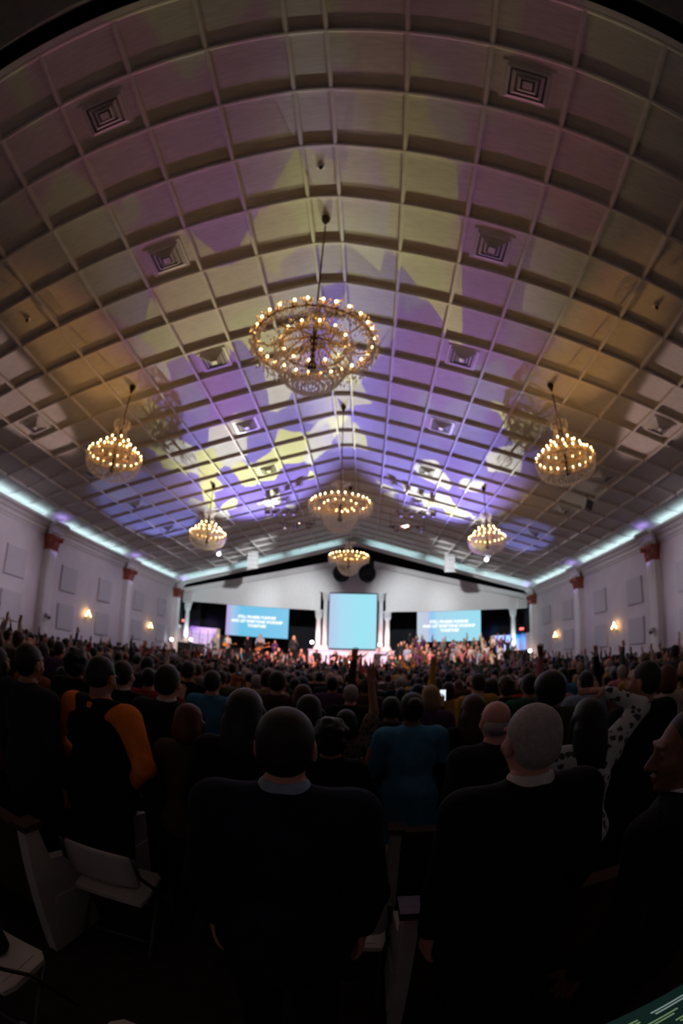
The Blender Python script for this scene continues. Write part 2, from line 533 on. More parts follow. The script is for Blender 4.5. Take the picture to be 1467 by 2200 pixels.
vc_me = MB().box(-.075, .075, -.075, .075, -.12, -.10).mesh('center_plate', MT['vent'])
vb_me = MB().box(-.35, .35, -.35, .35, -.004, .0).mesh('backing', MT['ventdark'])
ordw = {0: 'first', 3: 'second', 6: 'third', 9: 'fourth', 12: 'fifth', 15: 'sixth', 18: 'seventh'}
def vent(j, side, row):
    yc = Y0 + (row + .5) * DY
    m4 = cell_matrix(j, side, yc) @ Matrix.Translation((0, 0, -.002))
    sd = 'left' if side < 0 else 'right'
    ring = 'inner' if j < 5 else 'outer'
    root = empty('ceiling_vent', label='square stepped ceiling air diffuser, %s one of the %s row on the %s slope' % (ordw[row], ring, sd),
                 cat='ceiling vent', group='ceiling air diffusers')
    root.matrix_world = m4
    link('backing', vb_me, root); link('frame', vf_me, root); link('center_plate', vc_me, root)
    for l in lv: link('louver', l, root)
for row in (0, 3, 6, 9, 12, 15):
    for side in (-1, 1):
        vent(2, side, row)
for row in (6, 9, 12, 15):
    for side in (-1, 1):
        vent(7, side, row)

# ------------------------------------------------------------------ cornices, coves and pilasters
PIL = [0.4, 8.0, 15.5, 23.1, 30.65]
CORN = [(0, 5.66), (.07, 5.66), (.07, 5.74), (.14, 5.79), (.14, 5.92), (.24, 5.98), (.30, 6.09), (.46, 6.15), (.46, 6.25), (.40, 6.29), (.34, 6.19), (0, 6.19)]
for s, nm in ((-1, 'trim_1'), (1, 'trim_2')):
    b = MB()
    b.prism([(s * (HW - a), z) for a, z in CORN], YA - 1.6, 31.0)
    for yp in PIL:                                   # the cornice breaks forward over each pilaster
        b.prism([(s * (HW - a - .28), z + .004) for a, z in CORN[:10]] + [(s * (HW - .3), 6.29), (s * (HW - .3), 5.66)], yp - .52, yp + .52)
    tr = structure(b.build(nm, MT['trim']))
    tr['label'] = 'white moulded cornice along the %s wall' % ('left' if s < 0 else 'right')
    for i in range(len(PIL)):
        ya = PIL[i - 1] + .75 if i else YA - 1.2
        yb = PIL[i] - .75
        st = MB().box(s * (HW - .34), s * (HW - .26), ya, yb, 6.192, 6.215).build('cove_light_strip', MT['cove'])
        tag(st, 'cyan-white cove light strip behind the %s cornice, bay %s' % ('left' if s < 0 else 'right', ('behind the camera', 'beside the back rows', 'before the second pilaster', 'between second and third pilasters', 'nearest the stage')[i]), 'light strip', 'cove light strips')
    for k, yp in enumerate(PIL):
        pl = MB().box(s * (HW - .62), s * (HW - .56), yp - .25, yp + .25, 6.295, 6.315).build('cove_uplight', MT['purple_led'])
        tag(pl, 'small purple cove uplight over the %s pilaster of the %s wall' % (('rearmost', 'second', 'third', 'fourth', 'stage-end')[k], 'left' if s < 0 else 'right'), 'light', 'purple cove uplights')

def pilaster(s, yp, k):
    d = .36
    side = 'left' if s < 0 else 'right'
    root = empty('pilaster', (s * HW, yp, 0), label='white square pilaster with copper capital, %s along the %s wall' % (('rearmost', 'second from back', 'third from back', 'fourth from back', 'nearest the stage')[k], side), cat='pilaster', group='wall pilasters')
    f = fz(yp)
    b = MB()
    b.box(0, -s * d, -.30, .30, f + .35, 5.0)
    b.box(0, -s * (d + .015), -.22, .22, f + .5, 4.9)
    b.build('shaft', MT['white'], root)
    b = MB(); b.box(0, -s * (d + .08), -.38, .38, f, f + .28); b.box(0, -s * (d + .04), -.34, .34, f + .28, f + .36)
    b.build('base', MT['white'], root)
    b = MB()
    b.box(0, -s * (d + .03), -.33, .33, 5.0, 5.07)
    n = 6
    for i in range(n):                               # flaring bell
        t0, t1 = i / n, (i + 1) / n
        e0, e1 = .02 + .13 * t0 ** 2, .02 + .13 * t1 ** 2
        z0, z1 = 5.07 + .51 * t0, 5.07 + .51 * t1
        vs = []
        for e, z in ((e0, z0), (e1, z1)):
            vs += [(0, -.30 - e, z), (-s * (d + e), -.30 - e, z), (-s * (d + e), .30 + e, z), (0, .30 + e, z)]
        b.add(vs, [(0, 1, 5, 4), (1, 2, 6, 5), (2, 3, 7, 6), (0, 3, 2, 1), (4, 5, 6, 7)])
    b.box(0, -s * (d + .20), -.46, .46, 5.58, 5.66)
    b.build('capital', MT['copper'], root)
    lm = MB()
    for (zz, hh, off, cnt) in ((5.07, .22, .035, 4), (5.26, .22, .07, 3)):
        for i in range(cnt):
            yy = -.30 + .60 * (i + .5) / cnt
            pts = [(-s * (d + .01), yy, zz), (-s * (d + off), yy, zz + hh * .6), (-s * (d + off + .07), yy, zz + hh), (-s * (d + off + .09), yy, zz + hh * .86)]
            lm.tube(pts, [.055, .065, .045, .02], 6)
    for sy in (-1, 1):
        lm.lathe([(.05, -.05), (.085, -.03), (.085, .03), (.05, .05)], 10, mtx=Matrix.Translation((-s * (d + .14), sy * .37, 5.50)) @ Matrix.Rotation(math.pi / 2, 4, 'X'))
        lm.lathe([(.04, -.05), (.07, -.03), (.07, .03), (.04, .05)], 10, mtx=Matrix.Translation((-s * (d + .14), sy * .18, 5.46)) @ Matrix.Rotation(math.pi / 2, 4, 'X'))
    lf = lm.build('capital_leaves', MT['copper'], root, smooth=True)
for s in (-1, 1):
    for k, yp in enumerate(PIL):
        pilaster(s, yp, k)
        # a small purple fixture that grazes the capital from the stage side
        if k in (1, 2, 3, 4):
            spot('capital_light', (s * (HW - 1.3), yp + 1.1, 4.4), (s * (HW - .3), yp + .2, 5.3), 40, (.42, .28, 1), 45, .8, .04)

# gable ends of the hall ceiling
def sloped_band(z0, z1, y0, y1, xe=HW):
    b = MB()
    b.prism([(-xe, zrib(xe) + z1), (-W0, ZR + z1), (W0, ZR + z1), (xe, zrib(xe) + z1), (xe, zrib(xe) + z0), (W0, ZR + z0), (-W0, ZR + z0), (-xe, zrib(xe) + z0)], y0, y1)
    return b
b = sloped_band(-.42, .5, YB + .05, YB + .25)
gb = structure(b.build('trim_3', MT['trim'])); gb['label'] = 'sloping white cornice closing the ceiling over the stage'
b = sloped_band(-.34, -.27, YB - .45, YB + .05); b.v += []
gs = structure(b.build('trim_4', MT['trim'])); gs['label'] = 'projecting shelf of the stage gable cornice'
for s in (-1, 1):
    for i in range(3):
        xa, xb = 1.0 + i * 4.1, 1.0 + i * 4.1 + 3.5
        b = MB()
        vs = []
        for x in (xa, xb):
            z = zrib(x) - .262
            for (y, zz) in ((YB - .30, z), (YB - .24, z), (YB - .24, z + .03), (YB - .30, z + .03)):
                vs.append((s * x, y, zz))
        b.add(vs, [(0, 1, 2, 3), (4, 5, 6, 7), (0, 1, 5, 4), (1, 2, 6, 5), (2, 3, 7, 6), (3, 0, 4, 7)])
        o = b.build('cove_light_strip', MT['gable_led'])
        tag(o, 'cyan gable cove light strip, %s section on the %s side of the ridge' % (('upper', 'middle', 'lower')[i], 'left' if s < 0 else 'right'), 'light strip', 'gable cove lights')
# roof over the stage and over the back of the hall
b = MB(); b.box(-HW - .25, HW + .25, YB + .2, 35.2, 10.5, 10.7)
structure(b.build('ceiling_stage', MT['black']))
b = sloped_band(-.05, .5, YA - .2, YA - .05)
structure(b.build('trim_5', MT['trim']))['label'] = 'end rib closing the ceiling above the last rows'
b = MB(); b.prism([(-1.05, 11), (-1.05, 8.55), (-2.4, 8.55), (-2.4, 11)], -HW, HW, axis='x')
structure(b.build('ceiling_rear', MT['dim']))
b = MB(); b.box(-HW, HW, -2.4, YA - .04, 10.7, 10.9)
structure(b.build('ceiling_gap', MT['black']))

# ------------------------------------------------------------------ wall fittings
ap_me = None
def panel_mesh():
    w, h, d, e = .66, .61, .10, .02
    b = MB()
    vs = []
    for (ww, hh, x) in ((w, h, 0), (w, h, d - e), (w - e, h - e, d)):
        vs += [(x, -ww, -hh), (x, ww, -hh), (x, ww, hh), (x, -ww, hh)]
    fs = [(0, 3, 2, 1)] + [(i, (i + 1) % 4, (i + 1) % 4 + 4, i + 4) for i in range(4)] + [(i + 4, (i + 1) % 4 + 4, (i + 1) % 4 + 8, i + 8) for i in range(4)] + [(8, 9, 10, 11)]
    b.add(vs, fs)
    return b.mesh('acoustic_panel', MT['fabric'])
ap_me = panel_mesh()
bayname = {0: 'back bay', 1: 'second bay', 2: 'third bay', 3: 'stage-end bay'}
for s in (-1, 1):
    for bay in range(4):
        c0 = PIL[bay]
        for q, dy in (('near', 1.9), ('far', 5.35)):
            for lev, zz in (('upper', 4.0), ('lower', 2.16)):
                o = link('acoustic_panel', ap_me, None, (s * HW, c0 + dy, zz), (0, 0, math.pi if s > 0 else 0))
                tag(o, 'grey fabric acoustic wall panel, %s %s panel in the %s of the %s wall' % (q, lev, bayname[bay], 'left' if s < 0 else 'right'), 'acoustic panel', 'acoustic wall panels')

bulb_small = MB().sphere((0, 0, 0), .032, 8, 6, sz=1.3).mesh('bulb', MT['sconce_bulb'], True)
def sconce(s, y, label):
    root = empty('wall_sconce', (s * HW, y, 2.35), label=label, cat='wall lamp', group='wall sconces')
    b = MB(); b.lathe([(.0, .0), (.10, .005), (.085, .03), (.03, .05)], 12, mtx=Matrix.Rotation(-s * math.pi / 2, 4, 'Y'))
    b.build('back_plate', MT['brass'], root, True)
    pos = [(-.22, .00), (-.11, .10), (.11, .10), (.22, .00), (.0, .24)]
    for (yy, zz) in pos:
        a = MB().tube([(-s * .03, 0, 0), (-s * .12, yy * .5, -.06), (-s * .2, yy, zz - .06), (-s * .2, yy, zz - .02)], .012, 6).build('arm', MT['brass'], root, True)
        MB().lathe([(.03, 0), (.035, .015), (.014, .02), (.014, .09)], 8, (-s * .2, yy, zz - .02)).build('candle_cup', MT['brass'], a)
        bo = link('bulb', bulb_small, a, (-s * .2, yy, zz + .11))
    c = MB()
    for i in range(14):
        an = i * math.pi / 7
        c.octa((-s * (.16 + .08 * math.cos(an)), .14 * math.sin(an), -.10 - .05 * math.cos(an * 2)), .015, .09)
    c.octa((-s * .18, 0, -.2), .025, .14)
    cc = c.build('crystals', MT['crystal'], root, fix=False); cc['kind'] = 'stuff'
sconce(-1, 19.25, 'lit crystal wall sconce between panels in the third bay of the left wall')
sconce(-1, 26.65, 'lit crystal wall sconce in the stage-end bay of the left wall')
sconce(1, 19.25, 'lit crystal wall sconce between panels in the third bay of the right wall')
sconce(1, 26.7, 'lit crystal wall sconce in the stage-end bay of the right wall')

def cctv(s, y):
    root = empty('security_camera', (s * (HW - .37), y, 2.05), label='small white dome security camera on the third pilaster of the %s wall' % ('left' if s < 0 else 'right'), cat='camera', group='security cameras')
    MB().box(0, -s * .05, -.07, .07, -.08, .14).box(-s * .05, -s * .22, -.04, .04, .06, .12).build('bracket', MT['plastic'], root)
    MB().lathe([(.11, .08), (.13, .04), (.13, -.02), (.10, -.03)], 14, (-s * .22, 0, 0)).build('housing', MT['plastic'], root, True)
    MB().lathe([(.10, -.03), (.095, -.08), (.06, -.13), (.01, -.15)], 14, (-s * .22, 0, 0)).build('dome', MT['gunmetal'], root, True)
cctv(-1, 15.5); cctv(1, 15.5)

def ceiling_speaker(x, y):
    z = zrib(x) + DEP
    root = empty('ceiling_speaker', (x, y, z), label='small dark loudspeaker bracketed to the %s ceiling slope' % ('left' if x < 0 else 'right'), cat='speaker', group='ceiling loudspeakers')
    MB().tube([(0, 0, 0), (0, 0, -.25)], .02).build('bracket', MT['blackmetal'], root)
    m4 = Matrix.Translation((0, 0, -.42)) @ Matrix.Rotation(R(25) * (1 if x > 0 else -1), 4, 'Y')
    b = MB(); b.add([m4 @ Vector(p) for p in [(-.14, -.12, -.2), (.14, -.12, -.2), (.10, .12, -.2), (-.10, .12, -.2), (-.14, -.12, .2), (.14, -.12, .2), (.10, .12, .2), (-.10, .12, .2)]],
                    [(0, 1, 2, 3), (4, 7, 6, 5), (0, 4, 5, 1), (1, 5, 6, 2), (2, 6, 7, 3), (3, 7, 4, 0)])
    b.build('cabinet', MT['gunmetal'], root)
ceiling_speaker(9.36, 14.5)
def detector(x, y, label):
    z = zrib(x) + DEP
    root = empty('smoke_detector', (x, y, z), label=label, cat='detector', group='ceiling detectors')
    MB().lathe([(.07, 0), (.07, -.03), (.05, -.045)], 14).build('base', MT['plastic'], root, True)
    MB().lathe([(.045, -.045), (.04, -.09), (.015, -.10)], 12).build('sensor_head', MT['blackmetal'], root, True)
detector(0, 3.85, 'small ceiling detector on the ridge strip near the large chandelier')
detector(-6.75, 5.16, 'small ceiling detector on the left slope')
detector(6.79, 5.1, 'small ceiling detector on the right slope')

# ------------------------------------------------------------------ chandeliers
def ring_pts(r, z, n=40): return [(r * math.cos(2 * math.pi * i / n), r * math.sin(2 * math.pi * i / n), z) for i in range(n + 1)]
bulb_me = MB().sphere((0, 0, 0), .019, 8, 6, sz=1.35).mesh('bulb', MT['bulb'], True)
sleeve_me = MB().lathe([(.022, -.15), (.034, -.135), (.012, -.12), (.012, -.03)], 8).mesh('candle_sleeve', MT['brass'], True)

_b = MB()
for _i in range(7):
    _a = 2 * math.pi * _i / 7
    _b.octa((.05 * math.cos(_a), .05 * math.sin(_a), -.085 - .03 * (_i % 2)), .02, .075, 0, _a)
bobeche_me = _b.mesh('bobeche', MT['crystal'], fix=False)
def crystal_part(name, root, items):
    c = MB()
    for (p, w, h, a) in items: c.octa(p, w, h, 0, a)
    o = c.build(name, MT['crystal'], root, fix=False)
    o['kind'] = 'stuff'
    return o

def swag(p0, p1, sag, n):
    out = []
    for i in range(n + 1):
        t = i / n
        p = Vector(p0).lerp(Vector(p1), t); p.z -= sag * 4 * t * (1 - t)
        out.append(p)
    return out

def chandelier_parts(root, drop0, spec):
    """spec: tiers of (radius, height, bulbs); all heights relative to the root, which sits at the ceiling"""
    MB().lathe([(.012, -.24), (.03, -.22), (.04, -.16), (.075, -.11), (.09, -.04), (.09, 0)], 14).build('ceiling_rose', MT['darkbrass'], root, True)
    MB().tube([(0, 0, -.3), (0, 0, drop0)], .016, 6).build('hanging_cord', MT['cord'], root, True)
    tiers = spec['tiers']
    zt, zb = drop0, spec['bottom']
    MB().lathe([(.02, zb - .10), (.06, zb - .06), (.09, zb), (.05, zb + .06), (.035, zb + .2), (.06, (zt + zb) / 2), (.03, (zt + zb) / 2 + .1), (.05, zt - .05), (.02, zt)], 12).build('stem', MT['darkbrass'], root, True)
    k = 0
    for (rr, z, nb) in tiers:
        b = MB().tube(ring_pts(rr, z - .15), .013, 6)
        b.build('ring', MT['brass'], root, True)
        na = 6 if nb < 20 else 8
        for i in range(na):
            a = 2 * math.pi * (i + .25) / na
            c, s = math.cos(a), math.sin(a)
            zc = (zt + zb) / 2 if spec.get('open') else z - .12
            MB().tube([(.04 * c, .04 * s, zc), (rr * .4 * c, rr * .4 * s, zc - .10), (rr * .75 * c, rr * .75 * s, z - .22), (rr * c, rr * s, z - .15)], .014, 5).build('arm', MT['brass'], root, True)
        for i in range(nb):
            a = 2 * math.pi * (i + .5 * (k % 2)) / nb + rng.uniform(-.02, .02)
            o = link('bulb', bulb_me, root, (rr * math.cos(a), rr * math.sin(a), z + rng.uniform(-.012, .012)))
            link('candle_sleeve', sleeve_me, o)
            link('bobeche', bobeche_me, o)
        k += 1

def central_chandelier(y, label):
    root = empty('chandelier', (0, y, ZR + DEP - .002), label=label, cat='chandelier', group='crystal chandeliers on the ridge')
    d = -DEP
    zo, zi = -3.36 + d, -3.40 + d
    chandelier_parts(root, -2.75 + d, dict(tiers=[(.90, zo, 28), (.50, zi - .02, 12)], bottom=-3.9 + d, open=True))
    it = []
    # drops round the outer ring
    for i in range(120):
        a = 2 * math.pi * i / 120
        for q in range(3):
            rr = .90 + rng.uniform(-.05, .05)
            it.append(((rr * math.cos(a), rr * math.sin(a), zo - .14 - q * .08 + rng.uniform(-.04, .04)), .022, .085, a))
    for i in range(110):
        a = 2 * math.pi * i / 110 + rng.uniform(-.02, .02)
        it.append(((.97 * math.cos(a), .97 * math.sin(a), zo - .10 + rng.uniform(-.09, .07)), .026, .07, a))
        it.append(((.83 * math.cos(a), .83 * math.sin(a), zo - .12 + rng.uniform(-.09, .07)), .026, .07, a))
    crystal_part('crystal_fringe', root, it)
    it = []
    for i in range(26):
        a = 2 * math.pi * i / 26
        for p in swag((.10 * math.cos(a), .10 * math.sin(a), -2.85 + d), (.52 * math.cos(a), .52 * math.sin(a), zi - .10), .12, 11):
            it.append((p, .024, .065, a))
        for p in swag((.50 * math.cos(a), .50 * math.sin(a), zi - .12), (.88 * math.cos(a + .2), .88 * math.sin(a + .2), zo - .15), .16, 6):
            it.append((p, .022, .06, a))
    crystal_part('crystal_swags', root, it)
    it = []
    for i in range(60):
        a = 2 * math.pi * i / 60
        for q in range(12):
            t = q / 11
            rr = .58 * math.cos(t * 1.35)
            z = zi - .18 - .72 * math.sin(t * 1.45)
            if rr < .12 and i % 3: continue
            if i % 2 and q > 8: continue
            it.append(((rr * math.cos(a), rr * math.sin(a), z), .016, .085, a))
    for i in range(40):
        a = 2 * math.pi * i / 40
        it.append(((.62 * math.cos(a), .62 * math.sin(a), zi - .12 + rng.uniform(-.06, .06)), .027, .08, a))
        it.append(((.50 * math.cos(a), .50 * math.sin(a), zi - .10 + rng.uniform(-.08, .06)), .027, .08, a))
    crystal_part('crystal_basket', root, it)
    it = []
    for i in range(14):
        a = 2 * math.pi * i / 14
        for q in range(4):
            it.append((((.14 + .05 * q) * math.cos(a), (.14 + .05 * q) * math.sin(a), -2.78 + d + .02 * q - .04 * (q == 3)), .018, .07, a))
    crystal_part('crystal_crown', root, it)

def side_chandelier(x, y, label):
    root = empty('chandelier', (x, y, zrib(x) + DEP - .002), label=label, cat='chandelier', group='crystal chandeliers along the slopes')
    d = -DEP
    tiers = [(.74, -2.02 + d, 22), (.54, -1.82 + d, 14), (.33, -1.62 + d, 8)]
    chandelier_parts(root, -1.25 + d, dict(tiers=tiers, bottom=-2.42 + d))
    it = []
    for (rr, z, n) in ((.74, -2.02, 80), (.54, -1.82, 60), (.33, -1.62, 40)):
        for i in range(n):
            a = 2 * math.pi * i / n
            for q in range(2 if rr > .7 else 3):
                it.append((((rr + .02) * math.cos(a), (rr + .02) * math.sin(a), z + d - .16 - q * .08 + rng.uniform(-.02, .02)), .021, .08, a))
    crystal_part('crystal_fringe', root, it)
    it = []
    for i in range(12):
        a = 2 * math.pi * i / 12
        for p in swag((.14 * math.cos(a), .14 * math.sin(a), -1.25 + d), (.33 * math.cos(a), .33 * math.sin(a), -1.72 + d), .05, 6): it.append((p, .017, .055, a))
        for q in range(4):
            rr = .14 + .09 * math.sin(q * .8)
            it.append(((rr * math.cos(a), rr * math.sin(a), -1.30 + d + .075 * q), .02, .09, a))
    crystal_part('crystal_crown', root, it)
    it = []
    for i in range(50):
        a = 2 * math.pi * i / 50
        for q in range(8):
            t = q / 7
            rr = .76 * math.cos(t * 1.3)
            if i % 2 and q > 5: continue
            it.append(((rr * math.cos(a), rr * math.sin(a), -2.24 + d - .42 * math.sin(t * 1.45)), .017, .085, a))
    crystal_part('crystal_basket', root, it)

central_chandelier(5.18, 'large ring-shaped crystal chandelier nearest the camera on the ridge')
central_chandelier(12.82, 'second crystal chandelier along the ridge, in mid hall')
central_chandelier(20.44, 'third crystal chandelier on the ridge, in front of the stage gable')
for s in (-1, 1):
    sd = 'left' if s < 0 else 'right'
    side_chandelier(s * 5.63, 8.95, 'tiered cone-shaped crystal chandelier on the %s slope, the nearer one' % sd)
    side_chandelier(s * 5.63, 16.58, 'tiered cone-shaped crystal chandelier on the %s slope, the one closer to the stage' % sd)

# ------------------------------------------------------------------ stage
SZ = .15
b = MB(); b.box(-HW, HW, 28.4, 34.9, -.5, SZ)
structure(b.build('floor_stage', MT['stagefloor']))
# back box under the main screen
b = MB(); b.box(-3.05, 2.9, 31.25, 33.2, SZ, 1.86); b.box(-3.12, 2.97, 31.18, 33.25, 1.86, 1.92)
tag(b.build('platform_box', MT['box']), 'tall white box platform carrying the main screen and inner columns', 'platform')
# pediment wall
PY = 32.0
b = MB()
poly = [(-13.1, 4.95), (-2.42, 4.80), (-2.42, 6.22), (2.30, 6.22), (2.30, 4.78), (13.0, 4.92), (13.0, 5.55), (0, 8.40), (-13.1, 5.55)]
left = [(-13.1, 4.95), (-2.42, 4.80), (-2.42, 7.87), (-13.1, 5.55)]
mid = [(-2.42, 6.22), (2.30, 6.22), (2.30, 7.89), (0, 8.40), (-2.42, 7.87)]
rgt = [(2.30, 4.78), (13.0, 4.92), (13.0, 5.55), (2.30, 7.89)]
ped = empty('pediment', (0, PY, 0), label='wide white stage pediment with raking cornice behind the ridge chandeliers', cat='pediment')
MB().prism(left, 0, .25).build('left_wing', MT['plaster'], ped)
MB().prism(rgt, 0, .25).build('right_wing', MT['plaster'], ped)
MB().prism(mid, -.12, .30).build('centre_panel', MT['plaster'], ped)
MB().prism([(-2.55, 6.14), (2.43, 6.14), (2.43, 6.26), (-2.55, 6.26)], -.20, .1).build('lintel', MT['plaster'], ped)
for s in (-1, 1):
    for (o0, o1, pr) in ((.02, .12, .16), (.12, .24, .30), (.24, .34, .44)):
        xa = 13.0 + pr * .3
        pts = [(0, 8.40 + o0), (s * xa, 5.55 - (xa - 13.05) * .215 + o0), (s * xa, 5.55 - (xa - 13.05) * .215 + o1), (0, 8.40 + o1)]
        MB().prism(pts, -pr, .3).build('raking_moulding', MT['plaster'], ped)
    MB().prism([(s * 12.35, 4.86), (s * 13.15, 4.88), (s * 13.15, 5.56), (s * 12.35, 5.56)], -.10, .1).build('end_block', MT['plaster'], ped)

def column(x, y, z0, z1, r, label):
    root = empty('column', (x, y, z0), label=label, cat='column', group='white stage columns')
    h = z1 - z0
    MB().box(-r * 1.6, r * 1.6, -r * 1.6, r * 1.6, 0, .10).build('plinth', MT['plaster'], root)
    MB().lathe([(r * 1.5, .10), (r * 1.55, .16), (r * 1.25, .20), (r * 1.4, .26), (r * 1.05, .32)], 18).build('base', MT['plaster'], root, True)
    ch = .55
    n = 32
    vs, fs = [], []
    for j, (z, q) in enumerate([(.32, 1.0), (h * .4, .98), (h - ch - .12, .86)]):
        for i in range(n):
            a = 2 * math.pi * i / n
            rr = r * q * (1 - .05 * (i % 2))
            vs.append((rr * math.cos(a), rr * math.sin(a), z))
    for j in range(2):
        for i in range(n):
            fs.append((j * n + i, j * n + (i + 1) % n, (j + 1) * n + (i + 1) % n, (j + 1) * n + i))
    MB().add(vs, fs).build('shaft', MT['plaster'], root, True)
    MB().lathe([(r * .9, h - ch - .12), (r * 1.08, h - ch - .09), (r * 1.08, h - ch - .03), (r * .9, h - ch)], 18).build('neck_ring', MT['plaster'], root, True)
    c = MB().lathe([(r * .86, h - ch), (r * .95, h - ch * .6), (r * 1.35, h - .08)], 16)
    for t in range(2):
        for i in range(8):
            a = 2 * math.pi * (i + .5 * t) / 8
            rr = r * (.95 + .12 * t)
            zz = h - ch + ch * .40 * t
            c.tube([(rr * math.cos(a), rr * math.sin(a), zz), (rr * 1.12 * math.cos(a), rr * 1.12 * math.sin(a), zz + ch * .3), (rr * 1.4 * math.cos(a), rr * 1.4 * math.sin(a), zz + ch * .44)], [r * .3, r * .3, r * .12], 5)
    c.build('capital', MT['plaster'], root, True)
    MB().box(-r * 1.5, r * 1.5, -r * 1.5, r * 1.5, h - .08, h).build('abacus', MT['plaster'], root)
column(-12.74, PY + .05, 1.68, 4.86, .20, 'white fluted column at the far left end of the pediment')
column(12.0, PY + .05, 1.68, 4.90, .20, 'white fluted column at the far right end of the pediment')
column(-2.47, PY - .35, 1.92, 4.80, .19, 'shorter white column just left of the main screen')
column(2.43, PY - .35, 1.92, 4.78, .19, 'shorter white column just right of the main screen')
column(-2.02, PY - .1, 1.92, 6.14, .18, 'taller white column hugging the left edge of the main screen')
column(1.97, PY - .1, 1.92, 6.14, .18, 'taller white column hugging the right edge of the main screen')
for s in (-1, 1):
    b = MB(); b.box(s * 11.3, s * 13.2, 31.4, 32.7, SZ, 1.68)
    tag(b.build('platform_box', MT['black']), 'dark side box under the %s end column of the pediment' % ('left' if s < 0 else 'right'), 'platform')

def screen(name, x0, x1, z0, z1, y, matname, label, bez=.12, lines=None, nm_hang=False):
    root = empty(name, ((x0 + x1) / 2, y, z0), label=label, cat='screen')
    hw, h = (x1 - x0) / 2, z1 - z0
    MB().box(-hw, hw, 0, .04, 0, h).build('picture', MT[matname], root)
    f = MB()
    f.box(-hw - bez, -hw, -.05, .12, -bez, h + bez); f.box(hw, hw + bez, -.05, .12, -bez, h + bez)
    f.box(-hw, hw, -.05, .12, h, h + bez); f.box(-hw, hw, -.05, .12, -bez, 0); f.box(-hw - bez, hw + bez, .05, .2, -bez, h + bez)
    f.build('frame', MT['blackmetal'], root)
    if nm_hang:
        for sx in (-.7, .7):
            MB().tube([(sx * hw, .1, h), (sx * hw, .1, 10.5 - z0)], .02).build('hanger', MT['blackmetal'], root)
    if lines:
        for (txt, cx, cz, size) in lines:
            cu = bpy.data.curves.new('lettering', 'FONT')
            cu.body = txt; cu.size = size; cu.align_x = 'CENTER'; cu.align_y = 'CENTER'; cu.offset = .016; cu.extrude = .002
            t = bpy.data.objects.new('tmp', cu); COL.objects.link(t)
            dg = bpy.context.evaluated_depsgraph_get()
            me = bpy.data.meshes.new_from_object(t.evaluated_get(dg))
            bpy.data.objects.remove(t)
            me.materials.clear(); me.materials.append(MT['screen_white'])
            link('lettering', me, root, (cx, -.012, cz), (math.pi / 2, 0, 0))
    return root
screen('main_screen', -1.75, 1.66, 2.05, 6.05, PY - .05, 'scr_main', 'tall pale cyan central screen between the inner columns', .12)
for nm, xa, xb, mt, lab in (('side_screen', -9.80, -4.87, 'scr_left', 'wide blue projection screen with white lettering behind the band'),
                            ('side_screen', 4.72, 9.66, 'scr_right', 'wide blue projection screen with white lettering behind the choir')):
    screen(nm, xa, xb, 2.60, 5.15, 33.0, mt, lab, .03,
           [('STILL PRAISES FOREVER', .0, 1.50, .29), ('AND LET EVERYONE WORSHIP', -.02, 1.17, .29), ('TOGETHER', .03, .84, .29)], True)

# alcoves at both stage sides, exit signs
for s, nm in ((-1, 'wall_alcove_left'), (1, 'wall_alcove_right')):
    b = MB()
    if s < 0: b.box(-13.25, -10.75, 34.2, 34.4, SZ, 3.05); b.box(-10.78, -10.7, 33.4, 34.4, SZ, 3.05)
    else: b.box(10.9, 13.25, 34.2, 34.4, SZ, 2.95); b.box(10.85, 10.93, 33.4, 34.4, SZ, 2.95)
    structure(b.build(nm, MT['white']))
b = MB(); b.box(11.6, 11.66, 34.14, 34.2, SZ, 2.35); b.box(12.6, 12.66, 34.14, 34.2, SZ, 2.35); b.box(11.6, 12.66, 34.14, 34.2, 2.35, 2.42)
b.box(11.66, 12.6, 34.17, 34.2, SZ, 2.35)
structure(b.build('door_1', MT['white']))
def exit_sign(x, y, z, label):
    root = empty('exit_sign', (x, y, z), label=label, cat='sign', group='exit signs')
    MB().box(-.18, .18, 0, .06, -.11, .11).build('housing', MT['exit'], root)
    s = 1 if x > 0 else -1
    MB().box(s * .18, s * (HW - abs(x)), .01, .05, -.04, .04).build('bracket', MT['blackmetal'], root)
    cu = bpy.data.curves.new('lettering', 'FONT'); cu.body = 'EXIT'; cu.size = .17; cu.align_x = 'CENTER'; cu.align_y = 'CENTER'; cu.extrude = .002
    t = bpy.data.objects.new('tmp', cu); COL.objects.link(t)
    me = bpy.data.meshes.new_from_object(t.evaluated_get(bpy.context.evaluated_depsgraph_get())); bpy.data.objects.remove(t)
    me.materials.clear(); me.materials.append(MT['screen_white'])
    link('lettering', me, root, (0, -.004, 0), (math.pi / 2, 0, 0))
exit_sign(-13.08, 32.3, 3.37, 'small red lit exit sign beside the left end column')
exit_sign(12.86, 32.5, 3.32, 'small red lit exit sign above the blue-lit doorway')

def stage_leg(x0, x1, y, z0, z1, label):
    pts = []
    n = 18
    for i in range(n + 1):
        pts.append((x0 + (x1 - x0) * i / n, y + .05 * (i % 2)))
    poly = pts + [(px, py + .03) for px, py in reversed(pts)]
    root = empty('stage_curtain', ((x0 + x1) / 2, y, z0), label=label, cat='curtain', group='black stage curtains')
    MB().prism([(px - (x0 + x1) / 2, py - y) for px, py in poly], 0, z1 - z0, axis='z').build('drape', MT['black'], root)
    MB().tube([(x0 - (x0 + x1) / 2, .03, z1 - z0 + .03), (x1 - (x0 + x1) / 2, .03, z1 - z0 + .03)], .03).build('curtain_pipe', MT['blackmetal'], root)
stage_leg(-13.2, -12.2, 33.5, 3.06, 8.5, 'narrow black curtain beside the left end column, above the purple alcove')
stage_leg(12.1, 13.2, 33.5, 2.96, 8.5, 'narrow black curtain beside the right end column, above the blue alcove')
